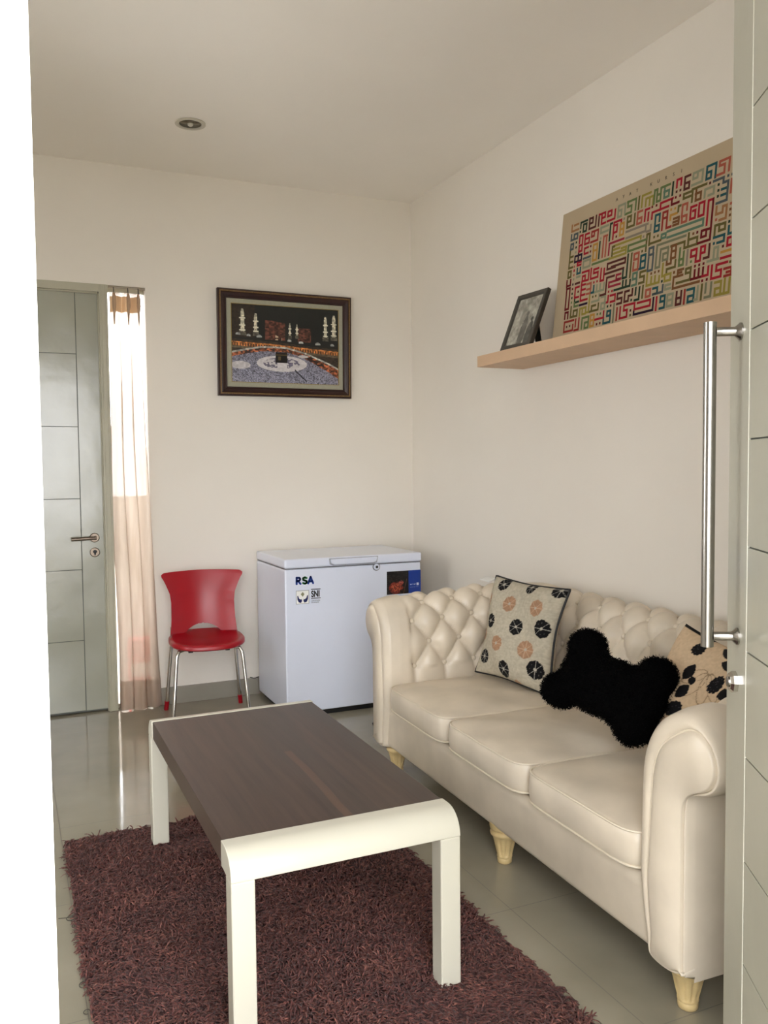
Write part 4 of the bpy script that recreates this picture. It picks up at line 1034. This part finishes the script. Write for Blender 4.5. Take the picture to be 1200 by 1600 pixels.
# arm front panels
def arm_front(sy, par):
    z = Zd[0]; wq = prof[:, 0]; wsc = .93 if sy > 0 else 1.16
    out = [(wq[j], z[j]) for j in range(0, NP)]
    out = [(0.0, .12)] + out if False else out
    poly = np.array([(.034, .125), (.026, .17), (.012, .23)] + [tuple(q) for q in out[2:]])
    poly[-1] = (.150, .16); poly = np.vstack([poly, [(.14, .135), (.115, .122), (.06, .12)]])
    poly[:, 1] = np.maximum(poly[:, 1], .12)
    # resample evenly, closed
    P = np.vstack([poly, poly[:1]]); d = np.r_[0, np.cumsum(np.hypot(*np.diff(P, axis=0).T))]; s = np.linspace(0, d[-1], 181)[:-1]
    P = np.stack([np.interp(s, d, P[:, 0]), np.interp(s, d, P[:, 1])], 1)
    # the leather rolls over deeply on the seat side and top, the panel runs to the edge on the outer side
    zc = P[:, 1]; wq_ = P[:, 0].copy(); P = P * np.array([wsc, 1.0])
    wg = np.clip((.20 - wq_) / .10, 0, 1); wg = np.where((zc < .60) & (wq_ > .06), 0, wg)
    wg = .16 + .84 * wg * np.clip((zc - .12) / .05, 0, 1) * np.where(zc > .55, 1, np.clip(.45 + (zc - .12) / .43 * .55, 0, 1))
    for _ in range(12): wg = (wg * 2 + np.roll(wg, 1) + np.roll(wg, -1)) / 4
    def inset(P, a):
        area = np.sum(P[:, 0] * np.roll(P[:, 1], -1) - np.roll(P[:, 0], -1) * P[:, 1]); k_ = max(1, int(round(a / .002)))
        for _ in range(k_):
            t = np.roll(P, -1, 0) - np.roll(P, 1, 0); t /= np.linalg.norm(t, axis=1)[:, None] + 1e-9
            n_ = np.stack([-t[:, 1], t[:, 0]], 1)
            if area < 0: n_ = -n_
            P = P + n_ * .002 * wg[:, None]
            P = (P * 6 + np.roll(P, 1, 0) + np.roll(P, -1, 0)) / 8
        return P
    rings = [(P, XF + .002), (inset(P, .002), XF - .005), (inset(P, .010), XF - .016), (inset(P, .022), XF - .025), (inset(P, .036), XF - .029), (inset(P, .048), XF - .026)]
    c = inset(P, .052); rings.append((c, XF - .020))
    rings += [(inset(P, .057), XF - .026), (inset(P, .066), XF - .033), (inset(P, .080), XF - .037)]
    V = []; F = []; n_ = len(P)
    for R_, x in rings:
        for w_, z_ in R_: V.append((x, sy * (YI + w_), z_))
    for i in range(len(rings) - 1):
        for j in range(n_): F.append((i * n_ + j, i * n_ + (j + 1) % n_, (i + 1) * n_ + (j + 1) % n_, (i + 1) * n_ + j))
    last = (len(rings) - 1) * n_
    mb = MB(); mb.v = V; mb.f = F + [tuple(range(last, last + n_))]
    me = mb.mesh('front_panel'); bmx = bmesh.new(); bmx.from_mesh(me)
    bmesh.ops.triangulate(bmx, faces=[f for f in bmx.faces if len(f.verts) > 4]); bmx.to_mesh(me); bmx.free()
    o = link('front_panel', me, m_leather, par, True)
    k0 = int(np.argmin(np.abs(c[:, 1] - .16) + (c[:, 0] > .07) * 9)); seq = np.roll(np.arange(n_), -k0)
    line = []
    for q in seq:
        if c[q, 1] < .155 or (line and c[q, 1] < .60 and c[q, 0] > .10): break
        line.append((XF - .0225, sy * (YI + c[q, 0]), c[q, 1]))
    MB().tube(line[::2], .0028, 8).build('piping', m_pipe, o, True)
arm_front(1, arm_far); arm_front(-1, arm_near)
# base, front rail and bottom
def rrect(x0, x1, z0, z1, r0, r1, n=6):  # section in x-z with rounded front corners (front = x0)
    pts = [(x1, z0)]
    for i in range(n + 1):
        a = -PI / 2 - i / n * PI / 2; pts.append((x0 + r0 + r0 * math.cos(a), z0 + r0 + r0 * math.sin(a)))
    for i in range(n + 1):
        a = PI - i / n * PI / 2; pts.append((x0 + r1 + r1 * math.cos(a), z1 - r1 + r1 * math.sin(a)))
    pts.append((x1, z1)); return pts
MB().prism(rrect(XF - .010, .32, .125, .302, .025, .035), -YI - .035, YI + .035, 'xz').build('base', m_leather, sofa, True, auto=50)
MB().box(XF + .01, .32, -YI - .168, -YI, .125, .36).box(XF + .01, .32, YI, YI + .134, .125, .36).box(.20, .345, -YI - .14, YI + .14, .125, .4).build('lower_body', m_leather, sofa, bevel=.01)
# seat cushions
def cushion(y0, y1, x0, x1, z0, z1, name='seat_cushion', crown=.022, r=.035, par=sofa):
    ncx, ncy = 44, 44; V = []; hx, hy = (x1 - x0) / 2, (y1 - y0) / 2; cx, cy_ = (x0 + x1) / 2, (y0 + y1) / 2
    def outline(n=120, sh=0.0):
        out = []
        for i in range(n):
            a = 2 * PI * i / n; c, s = math.cos(a), math.sin(a); e = 9.0
            rr = 1 / ((abs(c) ** e + abs(s) ** e) ** (1 / e)); out.append((cx + (hx - sh) * rr * c, cy_ + (hy - sh) * rr * s))
        return out
    hh = z1 - z0; rings = []
    for fr, dz in ((.0001, crown), (.25, crown * .97), (.5, crown * .85), (.7, crown * .64), (.85, crown * .38), (.94, crown * .16), (.985, .0)): rings.append((fr, z1 + dz))
    body = [(1.0, z1 - .006), (1.008, z1 - hh * .3), (1.012, z1 - hh * .55), (1.006, z1 - hh * .8), (.998, z0 + .006), (.975, z0), (.5, z0), (.0001, z0)]
    ol = outline(); n_ = len(ol); F = []
    allr = rings + body
    for fr, z in allr:
        for i, (x, y) in enumerate(ol):
            px, py = cx + (x - cx) * fr, cy_ + (y - cy_) * fr
            V.append((px, py, z + .002 * math.sin(px * 23 + py * 17) * (1 if fr < .97 else 0)))
    for i in range(len(allr) - 1):
        for j in range(n_): F.append((i * n_ + j, (i + 1) * n_ + j, (i + 1) * n_ + (j + 1) % n_, i * n_ + (j + 1) % n_))
    mb = MB(); mb.v = V; mb.f = F; o = mb.build(name, m_leather, par, True)
    MB().tube([(cx + (x - cx) * .996, cy_ + (y - cy_) * .996, z1 - .001) for x, y in ol], .0035, 8, closed=True).build('piping', m_pipe, o, True)
    MB().tube([(cx + (x - cx) * 1.0, cy_ + (y - cy_) * 1.0, z0 + .006) for x, y in ol], .0035, 8, closed=True).build('piping', m_pipe, o, True)
cwid = 2 * YI / 3
for i in range(3):
    y1_ = YI - i * cwid - .003; cushion(y1_ - cwid + .006, y1_, XF - .030, XB - .012, .305, .402)
# legs
def sleg(x, y):
    fl = lambda t_, z: 1 - (.16 * max(0.0, math.sin(t_ * 9)) ** .5 if .029 < z < .088 else 0)
    mb = MB().lathe([(.020, 0), (.024, .003), (.025, .014), (.023, .019), (.026, .022), (.026, .027), (.0255, .030), (.030, .048), (.035, .070), (.040, .090), (.042, .094), (.047, .098), (.049, .105), (.046, .112), (.043, .115), (.049, .119), (.051, .128), (.050, .14)], (x, y, 0), 60, mod=fl)
    mb.build('leg', m_legp, sofa, True, auto=60)
for x, y in ((XF + .050, .87), (XF + .040, -.055), (XF + .056, -.898), (.27, .87), (.27, -.898)): sleg(x, y)

# folded paper on the far corner
o = MB().box(-.030, .030, -.028, .028, 0, .0012).box(-.026, .030, -.026, .028, .0012, .0030).build('folded_paper', m_paper)
o.location = (-.335, -1.475, .8060); o.rotation_euler = (.10, -.12, .3); tag(o, 'small white folded paper on the far corner of the sofa top', 'paper')

# ================================================================== CUSHIONS ON THE SOFA
def pillow(name, size, thick, fn, Mx, label, pipe_mat=None, n=150, wav=.0, edge=None):
    u = np.linspace(-1, 1, n); Uu, Vv = np.meshgrid(u, u, indexing='ij')
    a = size / 2
    pin = 1 - .055 * (1 - Vv ** 2) ; pin2 = 1 - .055 * (1 - Uu ** 2)
    X = Uu * a * pin; Z = Vv * a * pin2
    th = thick / 2 * np.clip((1 - Uu ** 4) * (1 - Vv ** 4), 0, 1) ** .5 * (.75 + .25 * (1 - (Uu ** 2 + Vv ** 2) / 2))
    th = th + .0025 * np.sin(Uu * 9 + Vv * 4) * (1 - Uu ** 2) * (1 - Vv ** 2)
    yw = wav * np.sin(Uu * 4 + Vv * 3) * .01
    root = empty(name, None, label, 'cushion', mat=Mx)
    Pf = np.stack([X, -th + yw, Z], -1); Pb = np.stack([X, th + yw, Z], -1)
    nn_ = n * n; idx = np.arange(nn_).reshape(n, n)
    q = np.stack([idx[:-1, :-1], idx[1:, :-1], idx[1:, 1:], idx[:-1, 1:]], -1).reshape(-1, 4)
    me = np_mesh('cover', np.concatenate([Pf.reshape(-1, 3), Pb.reshape(-1, 3)]), np.concatenate([q, q[:, ::-1] + nn_]))
    Cf = fn(Uu, Vv).reshape(-1, 3); set_vcol(me, np.concatenate([Cf, Cf]))
    bmx = bmesh.new(); bmx.from_mesh(me); bmesh.ops.remove_doubles(bmx, verts=bmx.verts, dist=.00001); bmx.to_mesh(me); bmx.free()
    link('cover', me, m_fabric, root, True)
    if pipe_mat:
        loop = [Pf[i, 0] for i in range(0, n, 3)] + [Pf[n - 1, i] for i in range(0, n, 3)] + [Pf[i, n - 1] for i in range(n - 1, 0, -3)] + [Pf[0, i] for i in range(n - 1, 0, -3)]
        MB().tube([tuple(p_) for p_ in loop], .0050, 8, closed=True).build('piping', pipe_mat, root, True)
    return root
def RM(yaw, tilt, roll, loc, h):
    R = Matrix.Rotation(yaw, 3, 'Z') @ Matrix.Rotation(tilt, 3, 'X') @ Matrix.Rotation(roll, 3, 'Y')
    c = Vector(loc) + R @ Vector((0, 0, h)); M_ = R.to_4x4(); M_.translation = c; return M_
BLK = np.array([14, 13, 15.]); TAN = np.array([158, 124, 98.]); LIN = np.array([176, 168, 150.])
def flowers1(U_, V_):
    n1 = vnoise(U_ * .5 + .5, V_ * .5 + .5, 60, 12); n2 = vnoise((V_ + 1) * 3, (U_ + 1) * .5, 20, 13)
    C = LIN[None, None] * (1 + .10 * (n1 - .5) + .06 * (n2 - .5))[..., None]
    def px(X_, Y_):   # crop pixels of the photograph's cushion -> (u, v)
        return X_, Y_
    #          u     v    r   dark
    L = [(-.24, .52, .17, 0), (.55, .54, .17, 0), (.12, .09, .17, 1), (.79, .17, .18, 1), (-.28, -.33, .16, 0), (.48, -.30, .18, 0), (.0, -.80, .17, 1), (.76, -.62, .18, 1),
         (-.62, .88, .14, 1), (.18, .95, .15, 1), (.88, .97, .17, 1), (-.62, .09, .15, 1), (-.72, -.65, .15, 1), (.34, -1.05, .12, 0), (-.95, -.2, .15, 0), (-.95, .5, .15, 0)]
    for cx, cz, r, dk in L:
        dx, dz = U_ - cx, V_ - cz; d = np.hypot(dx, dz); a = np.arctan2(dz, dx)
        pet = r * (.90 + .10 * np.abs(np.cos(a * 4)) ** .6)
        ins = d < pet
        C[ins] = BLK if dk else TAN * (1 + .15 * (n1[ins] - .5))[:, None]
        spokes = (np.abs(np.sin(a * 4)) * d < .016) & ins & (np.abs(np.sin(a * 4)) < .6)
        C[spokes] = (150, 146, 138) if dk else (186, 156, 130)
        C[d < .03] = (170, 164, 150)
        if dk: C[(np.abs(np.cos(a * 4)) > .97) & (np.abs(d - r * .62) < .008)] = (80, 78, 76)
    return C
pillow('throw_cushion', .425, .125, flowers1, RM(-1.398, -.275, .026, (-.478, -1.878, .432), .2125), 'grey cushion with black and tan round flowers at the far end of sofa', m_black, wav=1)
def flowers3(U_, V_):
    n1 = vnoise(U_ * .5 + .5, V_ * .5 + .5, 60, 22); C = np.array([196, 172, 142.])[None, None] * (1 + .08 * (n1 - .5))[..., None]
    th = lambda a: (111, 92, 72)
    # thin outlined petals
    for cx, cz, a0, L_ in ((.12, .52, -1.9, .5), (.12, .52, -1.3, .5), (.12, .52, -.8, .5), (.12, .52, -2.4, .45), (-.2, -.42, -2.6, .5), (-.2, -.42, -2.0, .5), (-.2, -.42, -3.1, .45), (.6, -.1, -1.6, .45), (.6, -.1, -2.2, .45)):
        dx, dz = U_ - cx, V_ - cz; x = dx * math.cos(a0) + dz * math.sin(a0); y = -dx * math.sin(a0) + dz * math.cos(a0)
        e = ((x - L_ * .6) / (L_ * .5)) ** 2 + (y / .10) ** 2; C[np.abs(e - 1) < .09] = (140, 120, 96)
    def dahlia(cx, cz, rx, rz, rot):
        dx, dz = U_ - cx, V_ - cz; x = dx * math.cos(rot) + dz * math.sin(rot); y = -dx * math.sin(rot) + dz * math.cos(rot)
        d = np.hypot(x / rx, y / rz); a = np.arctan2(y / rz, x / rx); ins = d < .86 + .14 * np.abs(np.cos(a * 6))
        C[ins] = BLK; C[ins & (np.abs(np.sin(a * 6 + d * 7)) < .16) & (np.sin(d * 22) > .2)] = (66, 62, 66)
    def leaf(cx, cz, l_, w_, rot):
        dx, dz = U_ - cx, V_ - cz; x = dx * math.cos(rot) + dz * math.sin(rot); y = -dx * math.sin(rot) + dz * math.cos(rot)
        C[(np.abs(y) < w_ * (1 - (x / l_) ** 2) ** 1 * np.where(np.abs(x) < l_, 1, 0))] = BLK
    dahlia(-.36, .75, .13, .12, .6); dahlia(-.66, .17, .08, .18, 0); dahlia(-.08, -.27, .17, .13, .8); dahlia(.37, .38, .13, .19, -.7); dahlia(-.52, -.86, .11, .17, 0); dahlia(.5, -.6, .2, .18, 1)
    leaf(.62, .30, .16, .09, .5); leaf(.70, -.05, .16, .10, 1.9); dahlia(-.70, -.30, .12, .15, .2); dahlia(.10, -.66, .13, .14, .4); leaf(-.40, -.52, .13, .08, .5); leaf(-.22, .36, .16, .10, 1.45); leaf(-.38, .10, .15, .09, .9); leaf(-.12, .04, .15, .10, 1.2); leaf(.22, .90, .2, .09, -.2); leaf(.42, .72, .2, .09, 0); leaf(-.08, .26, .08, .07, 2.2)
    ed = (U_ < -.955) & (np.abs(V_ + .2) > .3) & (V_ > -.9) & (V_ < .75); C[ed] = BLK
    C[(V_ > .95) & (U_ < -.3)] = BLK
    return C
pillow('throw_cushion', .40, .11, flowers3, RM(-1.6, -.50, .15, (-.580, -2.90, .440), .20), 'beige cushion with black flowers and leaves resting by the near arm of sofa', None, wav=1)
# black furry bone-shaped cushion
def ell(bm_, c, r, rot=None):
    m_ = Matrix.Translation(c) @ (rot or Matrix()) @ Matrix.Diagonal((r[0], r[1], r[2], 1)); bmesh.ops.create_icosphere(bm_, subdivisions=4, radius=1, matrix=m_)
Rn = RM(-1.50, -.50, 0, (-.688, -2.515, .462), 0)
bone = empty('bone_cushion', None, 'black furry bone-shaped cushion lying in the middle of the sofa', 'cushion', mat=Rn)
bmx = bmesh.new()
# local x runs towards the camera end, z up the cushion
LB = [((-.012, 0, .278), (.076, .055, .062)), ((-.055, 0, .108), (.080, .055, .060)), ((.318, 0, .238), (.072, .055, .066)), ((.300, 0, .090), (.074, .052, .074)), ((.300, 0, .160), (.086, .055, .08))]
for c, r in LB: ell(bmx, c, r)
ell(bmx, (.14, 0, .165), (.225, .060, .098)); ell(bmx, (.03, 0, .19), (.11, .055, .10)); ell(bmx, (.25, 0, .155), (.11, .055, .105))
me = bpy.data.meshes.new('fur_body'); bmx.to_mesh(me); bmx.free()
tmp = bpy.data.objects.new('tmp', me); COL.objects.link(tmp); md = tmp.modifiers.new('r', 'REMESH'); md.mode = 'VOXEL'; md.voxel_size = .009
md = tmp.modifiers.new('s', 'SMOOTH'); md.factor = .6; md.iterations = 8
bpy.context.view_layer.update(); me2 = bpy.data.meshes.new_from_object(tmp.evaluated_get(bpy.context.evaluated_depsgraph_get())); bpy.data.objects.remove(tmp)
me2.name = 'fur_body'; body = link('fur_cover', me2, m_fur, bone, True)
nvt = len(me2.vertices); co = np.zeros(nvt * 3); no = np.zeros(nvt * 3); me2.vertices.foreach_get('co', co); me2.vertices.foreach_get('normal', no); co = co.reshape(-1, 3); no = no.reshape(-1, 3)
def strands(co, no, count, length, rad, droop, jitter, nseg=3, curl=0):
    ix = rng.integers(0, len(co), count); p = co[ix] + rng.normal(0, .003, (count, 3)); d = no[ix] + rng.normal(0, jitter, (count, 3)); d /= np.linalg.norm(d, axis=1)[:, None]
    L_ = length * rng.uniform(.6, 1.2, count); side = np.cross(d, rng.normal(0, 1, (count, 3))); side /= np.linalg.norm(side, axis=1)[:, None]; s2 = np.cross(d, side)
    V = []; cur_ = p.copy(); dd = d.copy()
    for s in range(nseg + 1):
        r = rad * (1 - .55 * s / nseg)
        for a in (0, 2.094, 4.189): V.append(cur_ + side * (math.cos(a) * r) + s2 * (math.sin(a) * r))
        dd = dd + np.array([0, 0, -droop]) + side * curl * rng.normal(0, 1, (count, 1)); dd /= np.linalg.norm(dd, axis=1)[:, None]; cur_ = cur_ + dd * (L_ / nseg)[:, None]
    V = np.stack(V, 1); kk = 3 * (nseg + 1); F = []
    for s in range(nseg):
        for a in range(3): F.append((s * 3 + a, s * 3 + (a + 1) % 3, s * 3 + 3 + (a + 1) % 3, s * 3 + 3 + a))
    F = np.array(F); off = (np.arange(count) * kk)[:, None, None]
    return V.reshape(-1, 3), (F[None] + off).reshape(-1, 4)
V, F = strands(co, no, 18000, .0065, .0011, .1, .5, 2); o = link('fur_pile', np_mesh('fur_pile', V, F), m_fur, bone, True); o['kind'] = 'stuff'

# ================================================================== COFFEE TABLE
TX0, TX1, TY0, TY1, TH = -1.925, -1.338, -3.000, -1.800, .460
tb = empty('coffee_table', ((TX0 + TX1) / 2, (TY0 + TY1) / 2, 0), 'low coffee table with dark wood top and cream end frames on the rug', 'table')
hx = (TX1 - TX0) / 2; hy = (TY1 - TY0) / 2
MB().box(-hx + .004, hx - .004, -hy + .092, hy - .075, TH - .062, TH - .0015).build('tabletop', m_wood, tb, bevel=.0015)
def end_frame(sy, depth):
    r = .062; pts = []
    yo, yi = hy, hy - depth
    pts.append((yi, TH))
    for i in range(10): a = PI / 2 * (1 - i / 9); pts.append((yo - r + r * math.cos(a), TH - r + r * math.sin(a)))
    pts += [(yo, TH - .064), (yo - .052, TH - .064), (yo - .070, TH - .062), (yi, TH - .062)]
    poly = [(sy * y, z) for y, z in pts]
    if sy < 0: poly = poly[::-1]
    MB().prism(poly, -hx, hx, 'yz').build('end_frame', m_creamp, tb, True, bevel=.004, seg=3, auto=35)
    for sx in (-1, 1):
        x0, x1 = sorted((sx * hx, sx * (hx - .056))); y0, y1 = sorted((sy * hy, sy * (hy - .052)))
        MB().box(x0, x1, y0, y1, .013, TH - .0635).build('leg', m_creamp, tb, bevel=.004, seg=3)
end_frame(-1, .095); end_frame(1, .078)

# ================================================================== SHAG RUG
RX0, RX1, RY0, RY1 = -2.205, -1.130, -3.275, -1.675
rug = empty('shag_rug', ((RX0 + RX1) / 2, (RY0 + RY1) / 2, 0), 'rectangular brown-maroon shag rug on the tiled floor under the coffee table', 'rug')
rw, rl = (RX1 - RX0) / 2, (RY1 - RY0) / 2
MB().box(-rw, rw, -rl, rl, .001, .011).build('backing', m_backing, rug, bevel=.003)
cnt = 52000
px_ = rng.uniform(-rw - .004, rw + .004, cnt); py_ = rng.uniform(-rl - .004, rl + .004, cnt)
lean = np.stack([vnoise(px_ + 2, py_ + 2, 5, 31) - .5, vnoise(px_ + 2, py_ + 2, 5, 32) - .5], 1) * 2.6 + np.array([.15, -.75])
co = np.stack([px_, py_, np.full(cnt, .010)], 1)
# combed yarn: flat-lying clumps
def rug_pile():
    d = np.concatenate([lean + rng.normal(0, .55, (cnt, 2)), np.full((cnt, 1), 1.0)], 1); d /= np.linalg.norm(d, axis=1)[:, None]
    side = np.cross(d, rng.normal(0, 1, (cnt, 3))); side /= np.linalg.norm(side, axis=1)[:, None]; s2 = np.cross(d, side)
    L_ = rng.uniform(.018, .032, cnt); cur_ = co.copy(); dd = d.copy(); V = []; ns = 4
    for s in range(ns + 1):
        r = .0027 * (1.0 if s < ns else .4)
        for a in (0, 2.094, 4.189): V.append(cur_ + side * (math.cos(a + s * .8) * r) + s2 * (math.sin(a + s * .8) * r))
        dd = dd + np.array([0, 0, -.36]) + rng.normal(0, .14, (cnt, 3)); dd /= np.linalg.norm(dd, axis=1)[:, None]; cur_ = cur_ + dd * (L_ / ns)[:, None]
        cur_[:, 2] = np.maximum(cur_[:, 2], .006)
    V = np.stack(V, 1); kk = 3 * (ns + 1); F = []
    for s in range(ns):
        for a in range(3): F.append((s * 3 + a, s * 3 + (a + 1) % 3, s * 3 + 3 + (a + 1) % 3, s * 3 + 3 + a))
    F = np.array(F); off = (np.arange(cnt) * kk)[:, None, None]
    return np_mesh('pile', V.reshape(-1, 3), (F[None] + off).reshape(-1, 4))
o = link('pile', rug_pile(), m_yarn, rug, True); o['kind'] = 'stuff'
for (x, y, r_, a0) in ((-2.222, -2.22, .012, .3), (-2.214, -2.27, .008, 2), (-2.212, -2.58, .013, 1), (-2.216, -2.70, .008, 0)):
    MB().tube([(x + r_ * math.cos(a0 + t_) - rug.location.x, y + r_ * 1.2 * math.sin(a0 + t_) - rug.location.y, .003) for t_ in np.linspace(0, 5, 14)], .0011, 6).build('loose_thread', m_yarnth, rug, True)
MB().tube([(-2.255 - rug.location.x, -2.205 - rug.location.y, .002), (-2.235 - rug.location.x, -2.21 - rug.location.y, .002), (-2.21 - rug.location.x, -2.215 - rug.location.y, .003)], .001, 6).build('loose_thread', m_yarnth, rug, True)
